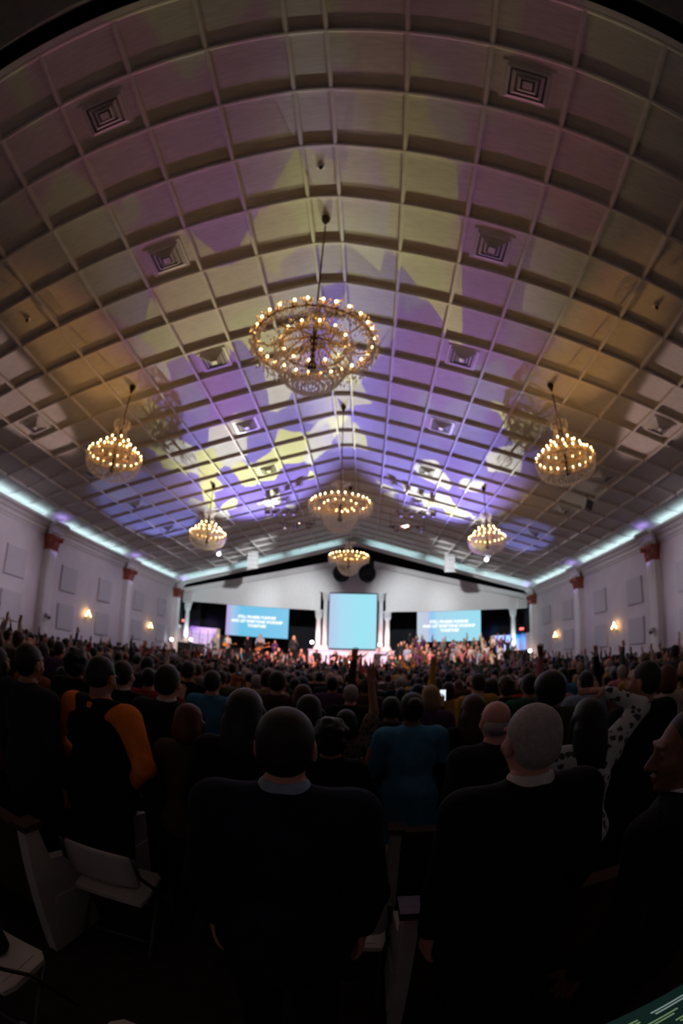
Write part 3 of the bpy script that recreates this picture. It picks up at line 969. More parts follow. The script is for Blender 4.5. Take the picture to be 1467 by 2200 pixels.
for s in (-1, 1):
    b = MB(); b.box(s * (HW - .04), s * HW, 31.1, 34.2, 3.0, 9.0)
    structure(b.build('wall_dark_cover_' + ('left' if s < 0 else 'right'), MT['black']))  # black cover added so the white wall beside the stage stays dark

# hung loudspeakers before the gable
def globe_speaker(x, neck, label):
    root = empty('hanging_loudspeaker', (x, 31.2, 7.42), label=label, cat='speaker', group='round loudspeakers on the gable')
    m4 = Matrix.Rotation(math.pi / 2, 4, 'X')
    MB().lathe([(.45, -.3), (.58, -.2), (.62, 0), (.62, .25), (.56, .3)], 28, mtx=m4).build('cabinet', MT['black'], root, True)
    MB().lathe([(.02, .285), (.54, .30), (.54, .325), (.02, .34)], 28, mtx=m4).build('grille', MT['blackmetal'], root, True)
    b = MB()
    if neck: b.box(-.12, .48, .0, .3, .45, 1.05); b.tube([(.15, .15, 1.0), (.15, .15, 2.0)], .02)
    else: b.tube([(0, .1, .5), (0, .1, 2.2)], .02)
    b.build('suspension_bracket', MT['blackmetal'], root)
globe_speaker(-.90, False, 'round black loudspeaker hung before the gable, left of the pair')
globe_speaker(.92, True, 'round black loudspeaker with a boxy neck before the gable, right of the pair')
def line_array(x, label):
    root = empty('line_array', (x, 28.0, 8.95), label=label, cat='speaker', group='hung line arrays')
    MB().box(-.30, .30, -.05, .45, .0, .08).tube([(0, .2, .05), (0, .2, .05 + zrib(x) + DEP - 8.95)], .02).build('flying_frame', MT['white'], root)
    z, a, y = 0, 0, 0
    for i in range(7):
        m4 = Matrix.Translation((0, y, z)) @ Matrix.Rotation(a, 4, 'X')
        q = MB(); q.box(-.32, .32, 0, .42, -.265, -.01, mtx=m4)
        o = q.build('cabinet', MT['plastic'], root)
        q = MB(); q.box(-.28, .28, -.012, .0, -.25, -.03, mtx=m4); q.build('grille', MT['fabric'], o)
        z -= .275 * math.cos(a); y += .275 * math.sin(a) * -1 * -1
        a += R(2.2)
line_array(-6.72, 'white curved line array loudspeaker hung on the left before the stage')
line_array(6.34, 'white curved line array loudspeaker hung on the right before the stage')

# hung stage lamps on pipes under the slopes
def lamp_bar(x0, x1, y, n, label, lit=()):
    xm = (x0 + x1) / 2
    zc = min(zrib(x0), zrib(x1)) - .25
    bar = empty('lighting_bar', (xm, y, zc), label=label + ', pipe', cat='lighting bar', group='lighting bars')
    b = MB().tube([(x0 - xm, 0, 0), (x1 - xm, 0, 0)], .025, 8)
    b.build('pipe', MT['gunmetal'], bar, True)
    for x in (x0 + .1, x1 - .1):
        MB().tube([(x - xm, 0, 0), (x - xm, 0, zrib(x) + DEP - zc)], .012).build('hanger', MT['gunmetal'], bar)
    for i in range(n):
        x = x0 + (x1 - x0) * (i + .5) / n
        root = empty('stage_lamp', (x, y, zc), label='%s, lamp %s from the ridge' % (label, ('first', 'second', 'third', 'fourth')[i if x > 0 else n - 1 - i]), cat='stage light', group='hung stage lamps')
        root.rotation_euler = (R(-52), 0, R(rng.uniform(-12, 12)))
        m4 = Matrix.Translation((0, 0, -.22))
        MB().lathe([(.06, .20), (.11, .14), (.12, -.14), (.14, -.16), (.14, -.22)], 14, mtx=m4).build('can', MT['can'], root, True)
        MB().box(-.16, -.145, -.03, .03, -.25, .02).box(.145, .16, -.03, .03, -.25, .02).box(-.16, .16, -.03, .03, .0, .02).build('yoke', MT['blackmetal'], root)
        MB().lathe([(.02, -.215), (.12, -.215), (.12, -.20), (.02, -.2)], 14, mtx=m4).build('lens', MT['warmlens'] if i in lit else MT['plastic'], root)
lamp_bar(-4.15, -2.45, 20.0, 4, 'bronze stage can on the left nearer bar', (1,))
lamp_bar(2.2, 4.2, 20.0, 4, 'bronze stage can on the right nearer bar', ())
lamp_bar(-3.9, -1.9, 22.6, 3, 'pale stage can on the left farther bar', (0,))
lamp_bar(2.0, 4.0, 22.8, 3, 'pale stage can on the right farther bar', (1,))

def pin_light(x, y, z, label, aim, hang=True, base=.15):
    root = empty('pin_light', (x, y, z), label=label, cat='stage light', group='bright white lights facing the hall')
    d = (Vector(aim) - Vector((x, y, z))).normalized()
    q = d.to_track_quat('Z', 'Y').to_matrix().to_4x4()
    MB().lathe([(.05, -.25), (.11, -.2), (.13, .0), (.13, .03)], 14, mtx=q).build('head', MT['blackmetal'], root, True)
    MB().lathe([(.005, .015), (.115, .015), (.115, .032), (.005, .04)], 14, mtx=q).build('lens', MT['whitelamp'], root)
    if hang:
        MB().tube([(0, 0, .1), (0, .05, zrib(x) + DEP - z)], .02).build('hanger', MT['blackmetal'], root)
    else:
        MB().lathe([(.16, base - z), (.16, base - z + .03), (.025, base - z + .05), (.025, -.1)], 12).build('stand', MT['blackmetal'], root)
pin_light(-8.55, 26.5, 7.6, 'bright pin light hung from the left slope before the stage', (0, 0, 2))
pin_light(8.43, 26.6, 7.55, 'bright pin light hung from the right slope before the stage', (0, 0, 2))
pin_light(-13.0, 30.0, 1.79, 'bright floor light at the foot of the left wall by the stage', (0, 0, 2), False)
pin_light(12.65, 30.2, 1.6, 'bright floor light before the blue-lit doorway', (0, 0, 2), False)
pin_light(-2.86, 31.36, 2.42, 'bright floor light at the foot of the left inner column', (0, 0, 2), False, 1.92)
pin_light(1.92, 31.36, 2.37, 'bright floor light at the foot of the right inner column', (0, 0, 2), False, 1.92)
pin_light(-12.1, 31.6, 1.95, 'small floor light beside the left end column', (0, 0, 2), False, 1.68)

# ------------------------------------------------------------------ people: bodies grown as one smooth surface from a skeleton
def fsdf(prims, h, pad=.02):
    """smooth union of tapered limbs and ellipsoids on a grid -> quads (surface nets)"""
    lo = np.full(3, 1e9); hi = -lo
    boxes = []
    for p in prims:
        if p[0] == 'c':
            a, b, ra, rb = np.array(p[1]), np.array(p[2]), p[3], p[4]
            l, u = np.minimum(a - ra, b - rb), np.maximum(a + ra, b + rb)
        else:
            c, r = np.array(p[1]), np.array(p[2])
            rr = r if len(p) < 5 or p[4] is None else np.full(3, r.max())
            l, u = c - rr, c + rr
        boxes.append((l, u))
        if p[0] != '-':
            lo, hi = np.minimum(lo, l), np.maximum(hi, u)
    lo = lo - pad - 2 * h; hi = hi + pad + 2 * h
    n = np.ceil((hi - lo) / h).astype(int) + 1
    F = np.full(n, 1.0, np.float32)
    ax = [lo[i] + h * np.arange(n[i]) for i in range(3)]
    for p, (l, u) in zip(prims, boxes):
        k = p[5] if p[0] == 'c' and len(p) > 5 else (p[3] if p[0] != 'c' and len(p) > 3 else .02)
        m = k + 2.5 * h
        i0 = np.clip(((l - m - lo) / h).astype(int), 0, n - 1); i1 = np.clip(((u + m - lo) / h).astype(int) + 2, 1, n)
        sl = tuple(slice(i0[q], i1[q]) for q in range(3))
        X = ax[0][sl[0]][:, None, None]; Y = ax[1][sl[1]][None, :, None]; Z = ax[2][sl[2]][None, None, :]
        if p[0] == 'c':
            a, b, ra, rb = np.array(p[1], float), np.array(p[2], float), p[3], p[4]
            d = b - a; L2 = max(1e-9, d @ d)
            t = np.clip(((X - a[0]) * d[0] + (Y - a[1]) * d[1] + (Z - a[2]) * d[2]) / L2, 0, 1)
            D = np.sqrt((X - a[0] - t * d[0]) ** 2 + (Y - a[1] - t * d[1]) ** 2 + (Z - a[2] - t * d[2]) ** 2) - (ra + (rb - ra) * t)
        else:
            c, r = np.array(p[1], float), np.array(p[2], float)
            dx, dy, dz = X - c[0], Y - c[1], Z - c[2]
            if len(p) >= 5 and p[4] is not None:
                m3 = p[4]
                dx, dy, dz = (m3[0][0] * dx + m3[1][0] * dy + m3[2][0] * dz, m3[0][1] * dx + m3[1][1] * dy + m3[2][1] * dz, m3[0][2] * dx + m3[1][2] * dy + m3[2][2] * dz)
            k0 = np.sqrt((dx / r[0]) ** 2 + (dy / r[1]) ** 2 + (dz / r[2]) ** 2)
            k1 = np.sqrt((dx / r[0] ** 2) ** 2 + (dy / r[1] ** 2) ** 2 + (dz / r[2] ** 2) ** 2) + 1e-9
            D = k0 * (k0 - 1) / k1
        A = F[sl]
        if p[0] == '-':
            kk = k
            hh = np.clip(.5 - .5 * (A + D) / kk, 0, 1)
            F[sl] = A * (1 - hh) - D * hh + kk * hh * (1 - hh)
        else:
            hh = np.clip(.5 + .5 * (D - A) / k, 0, 1)
            F[sl] = D * (1 - hh) + A * hh - k * hh * (1 - hh)
    return nets(F, lo, h)

def nets(F, lo, h):
    S = F < 0
    c = S[:-1, :-1, :-1].astype(np.int8)
    tot = np.zeros_like(c)
    for dx in (0, 1):
        for dy in (0, 1):
            for dz in (0, 1):
                tot += S[dx:dx + S.shape[0] - 1, dy:dy + S.shape[1] - 1, dz:dz + S.shape[2] - 1]
    act = (tot > 0) & (tot < 8)
    idx = -np.ones(act.shape, np.int64)
    I = np.argwhere(act)
    idx[act] = np.arange(len(I))
    P = np.zeros((len(I), 3)); W = np.zeros(len(I))
    corners = [(dx, dy, dz) for dx in (0, 1) for dy in (0, 1) for dz in (0, 1)]
    for a in corners:
        for q in range(3):
            if a[q]: continue
            b = list(a); b[q] = 1
            fa = F[I[:, 0] + a[0], I[:, 1] + a[1], I[:, 2] + a[2]]; fb = F[I[:, 0] + b[0], I[:, 1] + b[1], I[:, 2] + b[2]]
            cr = (fa < 0) != (fb < 0)
            t = np.where(cr, fa / np.where(cr, fa - fb, 1), 0)
            pa = np.array(a, float)[None, :].repeat(len(I), 0); pa[:, q] += t
            P += pa * cr[:, None]; W += cr
    V = lo + h * (I + P / W[:, None])
    Q = []
    for q in range(3):
        sh = [slice(1, -1)] * 3
        s0 = [slice(1, S.shape[i] - 1) for i in range(3)]
        s0[q] = slice(0, S.shape[q] - 1)
        s1 = list(s0); s1[q] = slice(1, S.shape[q])
        A, B = S[tuple(s0)], S[tuple(s1)]
        E = np.argwhere(A != B)
        if not len(E): continue
        off = np.array([1, 1, 1]); off[q] = 0
        G = E + off
        flip = A[tuple(E.T)]
        u, w = (q + 1) % 3, (q + 2) % 3
        def at(du, dw):
            H = G.copy(); H[:, u] -= du; H[:, w] -= dw
            return idx[H[:, 0], H[:, 1], H[:, 2]]
        q4 = np.stack([at(1, 1), at(0, 1), at(0, 0), at(1, 0)], 1)
        q4[~flip] = q4[~flip][:, ::-1]
        Q.append(q4)
    Q = np.concatenate(Q) if Q else np.zeros((0, 4), int)
    Q = Q[(Q >= 0).all(1)]
    return V.astype(np.float32), Q

def mesh_from(name, V, Q, m):
    me = bpy.data.meshes.new(name)
    me.vertices.add(len(V)); me.vertices.foreach_set('co', np.asarray(V, np.float32).ravel())
    me.loops.add(len(Q) * 4); me.loops.foreach_set('vertex_index', np.asarray(Q, np.int32).ravel())
    me.polygons.add(len(Q))
    me.polygons.foreach_set('loop_start', np.arange(0, len(Q) * 4, 4, dtype=np.int32))
    me.polygons.foreach_set('use_smooth', np.ones(len(Q), bool))
    for x in (m if isinstance(m, (list, tuple)) else [m]): me.materials.append(x)
    me.update(calc_edges=True)
    return me

def rot3(yaw=0, pitch=0, tilt=0):
    return Matrix.Rotation(yaw, 3, 'Z') @ Matrix.Rotation(pitch, 3, 'X') @ Matrix.Rotation(tilt, 3, 'Y')

def hand_prims(w, d, n, curl=.25, spread=1.0, thumb=1, sc=1.0):
    """w wrist point, d direction of the fingers, n palm normal; thumb = side of the thumb"""
    d = Vector(d).normalized(); n = Vector(n); n = (n - d * n.dot(d)).normalized(); s = d.cross(n) * thumb
    w = Vector(w)
    P = []
    T = lambda v: tuple(v)
    P.append(('c', T(w - d * .03), T(w + d * .01), .027 * sc, .026 * sc, .01))
    for o in (-.026, -.009, .009, .025):
        P.append(('c', T(w + s * o * .55 * sc), T(w + d * .085 * sc + s * o * sc), .0155 * sc, .0125 * sc, .012))
    for i, (o, L) in enumerate(((.029, .068), (.010, .078), (-.010, .073), (-.028, .058))):
        base = w + d * .088 * sc + s * o * sc
        dirv = (d + s * o * 5 * spread).normalized()
        a = base
        for seg, (fr, cu) in enumerate(((.45, .5), (.32, 1.0), (.23, 1.2))):
            dirv = (dirv + n * curl * cu * .5).normalized()
            b_ = a + dirv * L * fr * 1.05 * sc
            P.append(('c', T(a), T(b_), (.0105 - .001 * seg) * sc, (.0098 - .001 * seg) * sc, .004))
            a = b_
    tb = w + d * .022 * sc + s * .026 * sc
    td = (d * .62 + s * .72 + n * .25).normalized()
    t1 = tb + td * .045 * sc
    td2 = (d * .85 + s * .45 + n * .25).normalized()
    P.append(('c', T(tb), T(t1), .0155 * sc, .0125 * sc, .012)); P.append(('c', T(t1), T(t1 + td2 * .038 * sc), .0122 * sc, .0095 * sc, .006))
    return P

def head_prims(c, m, fine, ear=1.0):
    """c head centre, m 3x3 orientation; +Y is where the face looks"""
    g = lambda x, y, z: tuple(Vector(c) + m @ Vector((x, y, z)))
    mm = [[m[i][j] for j in range(3)] for i in range(3)]
    P = [('e', g(0, -.018, .028), (.076, .094, .086), .02, mm), ('e', g(0, .026, -.030), (.060, .068, .088), .03, mm),
         ('e', g(0, .060, -.098), (.028, .024, .022), .025, mm)]
    if fine:
        P += [('c', g(0, .086, .02), g(0, .112, -.032), .010, .016, .014), ('e', g(.016, .098, -.036), (.010, .010, .008), .008, mm), ('e', g(-.016, .098, -.036), (.010, .010, .008), .008, mm),
              ('e', g(0, .086, .032), (.052, .014, .012), .015, mm),
              ('-', g(.031, .096, .008), (.017, .012, .011), .012, mm), ('-', g(-.031, .096, .008), (.017, .012, .011), .012, mm),
              ('e', g(.031, .080, .007), (.012, .012, .012), .004, mm), ('e', g(-.031, .080, .007), (.012, .012, .012), .004, mm),
              ('e', g(0, .091, -.062), (.022, .010, .006), .006, mm), ('e', g(0, .089, -.074), (.018, .010, .007), .006, mm),
              ('e', g(.045, .060, -.025), (.022, .02, .02), .025, mm), ('e', g(-.045, .060, -.025), (.022, .02, .02), .025, mm)]
        for s in (-1, 1):
            P += [('e', g(s * .080, -.012, -.008), (.010, .020, .033), .008, mm), ('-', g(s * .090, -.006, -.004), (.006, .010, .018), .004, mm)]
    else:
        P += [('e', g(0, .100, -.022), (.016, .020, .026), .015, mm)]
        for s in (-1, 1): P += [('e', g(s * .080, -.010, -.008), (.012, .02, .032), .01, mm)]
    return P

def hair_prims(c, m, style):
    g = lambda x, y, z: tuple(Vector(c) + m @ Vector((x, y, z)))
    mm = [[m[i][j] for j in range(3)] for i in range(3)]
    cap = [('e', g(0, -.026, .040), (.083, .098, .088), .02, mm), ('-', g(0, .135, -.01), (.09, .085, .085), .02, mm)]
    if style == 'short':
        return [('e', g(0, -.028, .036), (.0815, .096, .088), .02, mm), ('e', g(0, -.055, -.02), (.072, .058, .060), .03, mm),
                ('-', g(0, .140, -.01), (.095, .088, .082), .015, mm), ('-', g(.092, .012, -.022), (.038, .060, .050), .010, mm), ('-', g(-.092, .012, -.022), (.038, .060, .050), .010, mm)]
    if style == 'fringe':                                # bald crown, hair round the back
        return [('e', g(0, -.045, -.02), (.081, .074, .055), .02, mm), ('-', g(0, .10, -.02), (.12, .09, .12), .015, mm), ('-', g(0, -.02, .085), (.10, .12, .075), .02, mm)]
    if style == 'long':
        P = list(cap)
        P += [('c', g(0, -.060, .02), g(0, -.088, -.16), .082, .085, .03), ('c', g(.045, -.070, -.05), g(.06, -.085, -.30), .055, .045, .03), ('c', g(-.045, -.070, -.05), g(-.06, -.085, -.30), .055, .045, .03),
              ('c', g(0, -.09, -.1), g(.01, -.10, -.34), .06, .035, .03), ('c', g(.075, -.01, .01), g(.088, .0, -.20), .025, .025, .02), ('c', g(-.075, -.01, .01), g(-.088, .0, -.20), .025, .025, .02)]
        return P
    if style == 'bob':
        return list(cap) + [('e', g(0, -.055, -.045), (.094, .076, .10), .03, mm), ('c', g(.08, -.01, .0), g(.085, .0, -.11), .026, .02, .02), ('c', g(-.08, -.01, .0), g(-.085, .0, -.11), .026, .02, .02)]
    if style == 'curly':
        P = [('e', g(0, -.030, .045), (.100, .108, .100), .03, mm), ('e', g(0, -.06, -.02), (.095, .07, .08), .03, mm), ('-', g(0, .150, -.02), (.095, .085, .09), .02, mm)]
        r_ = random.Random(3)
        for i in range(26):
            a, e = r_.uniform(0, 6.28), r_.uniform(-.5, 1.3)
            x, y, z = .095 * math.cos(a) * math.cos(e), -.03 + .10 * math.sin(a) * math.cos(e), .03 + .10 * math.sin(e)
            if y > .04 and z < .08: continue
            P.append(('e', g(x, y, z), (.024, .024, .024), .012, mm))
        return P
    if style == 'bun':
        return list(cap) + [('e', g(0, -.06, -.02), (.074, .055, .06), .03, mm), ('e', g(0, -.125, .055), (.045, .042, .042), .015, mm)]
    if style == 'afro':
        return [('e', g(0, -.03, .05), (.125, .128, .12), .03, mm), ('e', g(0, -.06, -.02), (.105, .08, .08), .03, mm), ('-', g(0, .16, -.02), (.09, .09, .09), .02, mm)]
    return cap

ARMS = {   # elbow and wrist in shoulder-height units: (elbow xyz, wrist xyz, finger dir, palm normal); x is outward
    'down': ((.235, -.03, 1.13), (.245, .06, .89), (0, .15, -1), (-1, .1, 0)),
    'front': ((.235, .04, 1.14), (.13, .22, 1.13), (-.35, .75, .35), (-1, -.3, 0)),
    'clap': ((.245, .05, 1.15), (.035, .30, 1.27), (-.1, .45, .9), (-1, 0, .1)),
    'up': ((.29, .06, 1.62), (.26, .10, 1.88), (.02, .1, 1), (0, 1, -.1)),
    'high': ((.22, .05, 1.70), (.20, .07, 1.96), (.0, .05, 1), (0, 1, -.1)),
    'halfup': ((.31, .08, 1.22), (.32, .20, 1.47), (.05, .25, 1), (-.3, .9, -.1)),
    'out': ((.42, .04, 1.42), (.62, .10, 1.58), (.7, .2, .6), (-.3, .8, .3)),
    'overhead': ((.34, .03, 1.62), (.10, .16, 1.80), (-.9, .25, .1), (0, .3, -1)),
    'hip': ((.33, -.07, 1.13), (.20, .06, 1.0), (-.6, .6, -.3), (-1, 0, 0)),
    'mic': ((.25, .05, 1.16), (.08, .20, 1.42), (-.2, .3, .8), (-.9, .3, 0)),
}
def person_data(pose=('down', 'down'), hair='short', cloth='suit', head=(0, 0, 0), fine=True, h=None, build=1.0, woman=False, collar=False, vest=False, sleeve='long'):
    """-> {part: (V, Q)} for a figure 1.75 m tall, feet at the origin, facing +Y"""
    hb = h or (.0135 if fine else .022)
    hh = .0065 if fine else .014
    hd = .0042 if fine else .010
    sw = (.168 if woman else .188) * build
    out = {}
    mh = rot3(*head)
    hc = Vector((0, .015, 1.625)) + mh @ Vector((0, .0, .0))
    torso, arms, sleeves, hands = [], [], [], []
    body_low = [('c', (0, -.005, 1.40), tuple(Vector((0, .0, 1.52))), .062 * build, .055, .03)]
    tw_ = .145 if woman else .165
    tor = lambda e, low: [('e', (0, 0, 1.28), (tw_ * build + e, .108 * build + e, .20 + e), .05), ('e', (0, -.005, 1.06), (tw_ * .86 * build + e, .098 * build + e, .17 + e), .06),
                          ('e', (0, -.01, low), (.168 * build + e, .112 * build + e, .13 + e), .06), ('c', (-sw * .85, -.01, 1.42), (sw * .85, -.01, 1.42), .062 + e, .062 + e, .05),
                          ('c', (0, -.01, 1.46), (0, -.005, 1.50), .075 + e * .5, .05 + e * .3, .05)]
    for s, ps in ((-1, pose[0]), (1, pose[1])):
        el, wr, fd, pn = ARMS[ps] if isinstance(ps, str) else ps
        sh = Vector((s * sw, -.005, 1.415))
        E_ = Vector((s * el[0] * (1 + (build - 1) * .8), el[1], el[2])); Wp = Vector((s * wr[0], wr[1], wr[2]))
        if E_.z > 1.45: sh = sh + Vector((-s * .02, .01, .04))
        ud = (E_ - sh); ud.normalize(); E_ = sh + ud * .285
        fdv = (Wp - E_).normalized(); Wp = E_ + fdv * .255
        u0, u1 = (.050 * build, .041 * build)
        arms += [('c', tuple(sh), tuple(E_), u0, u1, .03), ('c', tuple(E_), tuple(Wp), u1 * .98, .029, .015)]
        e = .013
        wend = Wp - fdv * .02
        if sleeve == 'long':
            sleeves += [('c', tuple(sh), tuple(E_), u0 + e + .006, u1 + e + .003, .04), ('c', tuple(E_), tuple(wend), u1 + e + .003, .030 + e, .02)]
        elif sleeve == 'short':
            sleeves += [('c', tuple(sh), tuple(sh.lerp(E_, .75)), u0 + e + .008, u1 + e + .012, .04)]
        hands.append(hand_prims(Wp, Vector((s * fd[0], fd[1], fd[2])), Vector((s * pn[0], pn[1], pn[2])), curl=.45 if ps in ('down', 'hip', 'mic') else .18, thumb=s, sc=.98 if woman else 1.06))
    legs = []
    for s in (-1, 1):
        legs += [('c', (s * .088, 0, .90), (s * .10, .008, .50), .082 * build, .056, .03), ('c', (s * .10, .008, .50), (s * .105, -.015, .10), .054, .036, .02),
                 ('c', (s * .105, -.03, .045), (s * .115, .13, .035), .040, .034, .02)]
    # one continuous body: trunk, limbs, neck and head
    V, Q = fsdf(body_low + tor(0, .92) + arms + legs, hb)
    Vs, Qs, o = [V], [Q], len(V)
    neck = [('c', (0, -.01, 1.45), tuple(hc + mh @ Vector((0, -.02, -.06))), .056 * build, .052, .03)]
    V, Q = fsdf(neck + head_prims(hc, mh, fine), hh)
    Vs.append(V); Qs.append(Q + o); o += len(V)
    for hp in hands:
        V, Q = fsdf(hp, hd)
        Vs.append(V); Qs.append(Q + o); o += len(V)
    out['body'] = (np.concatenate(Vs), np.concatenate(Qs))
    if hair:
        out['hair'] = fsdf(hair_prims(hc, mh, hair), hh)
    e = .018
    ncut = [('-', (0, .035, 1.56), (.058, .080, .070), .012)]
    if cloth in ('suit', 'shirt', 'blouse'):
        low = [('e', (0, -.008, .93), (.178 * build + e * .6, .122 * build + e, .15), .05)] if cloth != 'suit' else [('c', (0, -.012, 1.0), (0, -.012, .84), .150 * build, .165 * build, .06), ('e', (0, -.008, .90), (.190 * build + e, .125 * build + e, .13), .05)]
        pad = [('c', (-sw, -.008, 1.435), (sw, -.008, 1.435), .058, .058, .04)] if cloth == 'suit' else []
        out['jacket' if cloth == 'suit' else cloth] = fsdf(tor(e, .95) + low + pad + sleeves + ncut + ([('-', (0, 0, .45), (.8, .8, .39), .01)] if cloth != 'suit' else []), hb)
        le = .014
        out['trousers'] = fsdf([('e', (0, -.006, .92), (.172 * build, .118 * build, .14), .04)] + [q for s in (-1, 1) for q in (('c', (s * .088, 0, .90), (s * .10, .008, .50), .082 * build + le, .066 + le, .04), ('c', (s * .10, .008, .50), (s * .105, -.012, .09), .064 + le, .052 + le, .02))], hb)
    else:
        out['dress'] = fsdf(tor(e, .95) + sleeves + ncut + [('c', (0, -.005, .98), (0, -.005, .55), .165 * build, .235, .06), ('c', (0, -.005, .75), (0, -.005, .50), .21, .25, .05), ('-', (0, 0, .30), (.5, .5, .14), .01)], hb)
    if collar:
        out['collar'] = fsdf([('c', (-.010, -.008, 1.50), (.010, -.008, 1.50), .061 * build, .061 * build, .02), ('-', (0, .03, 1.612), (.2, .2, .088), .006), ('-', (0, 0, 1.39), (.2, .2, .075), .006)], min(hb, .008))
    if vest:
        out['vest'] = fsdf([('e', (0, 0, 1.28), (tw_ * build + .028, .108 * build + .03, .215), .05), ('e', (0, -.005, 1.06), (tw_ * .9 * build + .03, .098 * build + .035, .18), .06), ('e', (0, -.01, .95), (.178 * build + .02, .122 * build + .02, .15), .06),
                            ('c', (-sw * .66, -.01, 1.30), (-sw * .62, -.012, 1.45), .075, .060, .05), ('c', (sw * .66, -.01, 1.30), (sw * .62, -.012, 1.45), .075, .060, .05), ('c', (-.07, -.04, 1.45), (.07, -.04, 1.45), .062, .062, .04)] + [('c', (0, -.012, 1.0), (0, -.012, .86), .172 * build, .185 * build, .05)] + ncut + [('-', (0, 0, .50), (.6, .6, .28), .01)], hb)
    if fine:
        sh_ = [fsdf([('c', (s * .105, -.035, .048), (s * .116, .135, .036), .048, .042, .02), ('-', (0, 0, -.05), (.6, .6, .05), .004)], .012) for s in (-1, 1)]
        out['shoe'] = sh_[0]; out['shoe.R'] = sh_[1]
    return out

SKIN = [mat('skin_light', (.50, .27, .19), .5, var=.06), mat('skin_tan', (.32, .15, .09), .5, var=.06), mat('skin_brown', (.14, .06, .035), .5, var=.08), mat('skin_pink', (.54, .26, .20), .45, var=.06)]
HAIR = {'dark brown': mat('hair_dark', (.012, .008, .006), .5, var=.3, scale=60, bump=.12, bscale=160), 'black': mat('hair_black', (.006, .006, .006), .45, var=.3, scale=60, bump=.12, bscale=160),
        'brown': mat('hair_brown', (.05, .024, .012), .5, var=.3, scale=60, bump=.12, bscale=160), 'grey': mat('hair_grey', (.30, .28, .27), .6, var=.2, scale=60, bump=.12, bscale=160),
        'blond': mat('hair_blond', (.30, .18, .08), .5, var=.25, scale=60, bump=.12, bscale=160), 'auburn': mat('hair_auburn', (.09, .022, .012), .5, var=.3, scale=60, bump=.12, bscale=160)}
CLOTH = {'black': (.005, .005, .006), 'navy': (.006, .009, .020), 'charcoal': (.018, .019, .021), 'grey': (.09, .09, .10), 'brown': (.05, .03, .02), 'maroon': (.10, .015, .018), 'teal': (.045, .20, .34),
         'white': (.55, .54, .53), 'cream': (.45, .40, .32), 'olive': (.05, .055, .025), 'mustard': (.40, .24, .04), 'pale blue': (.24, .32, .42), 'rust': (.24, .07, .025), 'purple': (.08, .03, .10), 'green': (.02, .09, .05), 'pink': (.42, .16, .18), 'tan': (.22, .15, .09), 'red': (.30, .02, .02), 'orange': (.75, .20, .02)}
CMAT = {k: mat('cloth_' + k.replace(' ', '_'), v, .85, var=.18, scale=14, bump=.25, bscale=60, spec=.15) for k, v in CLOTH.items()}
def pattern_mat(name, base, ink, scale):
    m = mat(name, base, .8)
    nt = m.node_tree; N, L = nt.nodes, nt.links
    b = N['Principled BSDF']
    tc = [n for n in N if n.type == 'TEX_COORD'][0]
    vo = N.new('ShaderNodeTexVoronoi'); vo.inputs['Scale'].default_value = scale
    L.new(tc.outputs['Object'], vo.inputs['Vector'])
    wv = N.new('ShaderNodeTexNoise'); wv.inputs['Scale'].default_value = scale * 3.2
    L.new(tc.outputs['Object'], wv.inputs['Vector'])
    ad = N.new('ShaderNodeMath'); ad.operation = 'MULTIPLY_ADD'; ad.inputs[1].default_value = .55; L.new(wv.outputs[0], ad.inputs[0]); L.new(vo.outputs['Distance'], ad.inputs[2])
    cr = N.new('ShaderNodeValToRGB'); cr.color_ramp.interpolation = 'EASE'
    cr.color_ramp.elements[0].position = .58; cr.color_ramp.elements[0].color = (*ink, 1)
    cr.color_ramp.elements[1].position = .68; cr.color_ramp.elements[1].color = (*base, 1)
    L.new(ad.outputs[0], cr.inputs[0]); L.new(cr.outputs[0], b.inputs['Base Color'])
    return m
CMAT['paisley'] = pattern_mat('paisley_print', (.50, .56, .56), (.05, .05, .06), 19)
CMAT['floral'] = pattern_mat('floral_print', (.16, .12, .10), (.03, .02, .025), 26)
SHOE = mat('shoe_leather', (.010, .009, .009), .35)

def make_person(data, skin, haircol, top, bottom='black', loc=(0, 0, 0), rz=0.0, scale=1.0, label='', group=None, extra=None):
    x, y, z = loc
    body = link('person', mesh_from('person_body', *data['body'], SKIN[skin]), None, loc, (0, 0, rz))
    body.scale = (scale, scale, scale)
    tag(body, label, 'person', group)
    if 'hair' in data: link('hair', mesh_from('hair', *data['hair'], HAIR[haircol]), body)
    for k in ('jacket', 'shirt', 'blouse', 'dress'):
        if k in data: link(k, mesh_from(k, *data[k], CMAT[top]), body)
    if 'trousers' in data: link('trousers', mesh_from('trousers', *data['trousers'], CMAT[bottom]), body)
    if 'vest' in data: link('vest', mesh_from('vest', *data['vest'], CMAT['black']), body)
    if 'collar' in data: link('collar', mesh_from('collar', *data['collar'], CMAT[extra or 'white']), body)
    for k in ('shoe', 'shoe.R'):
        if k in data: link('shoe', mesh_from('shoe', *data[k], SHOE), body)
    return body

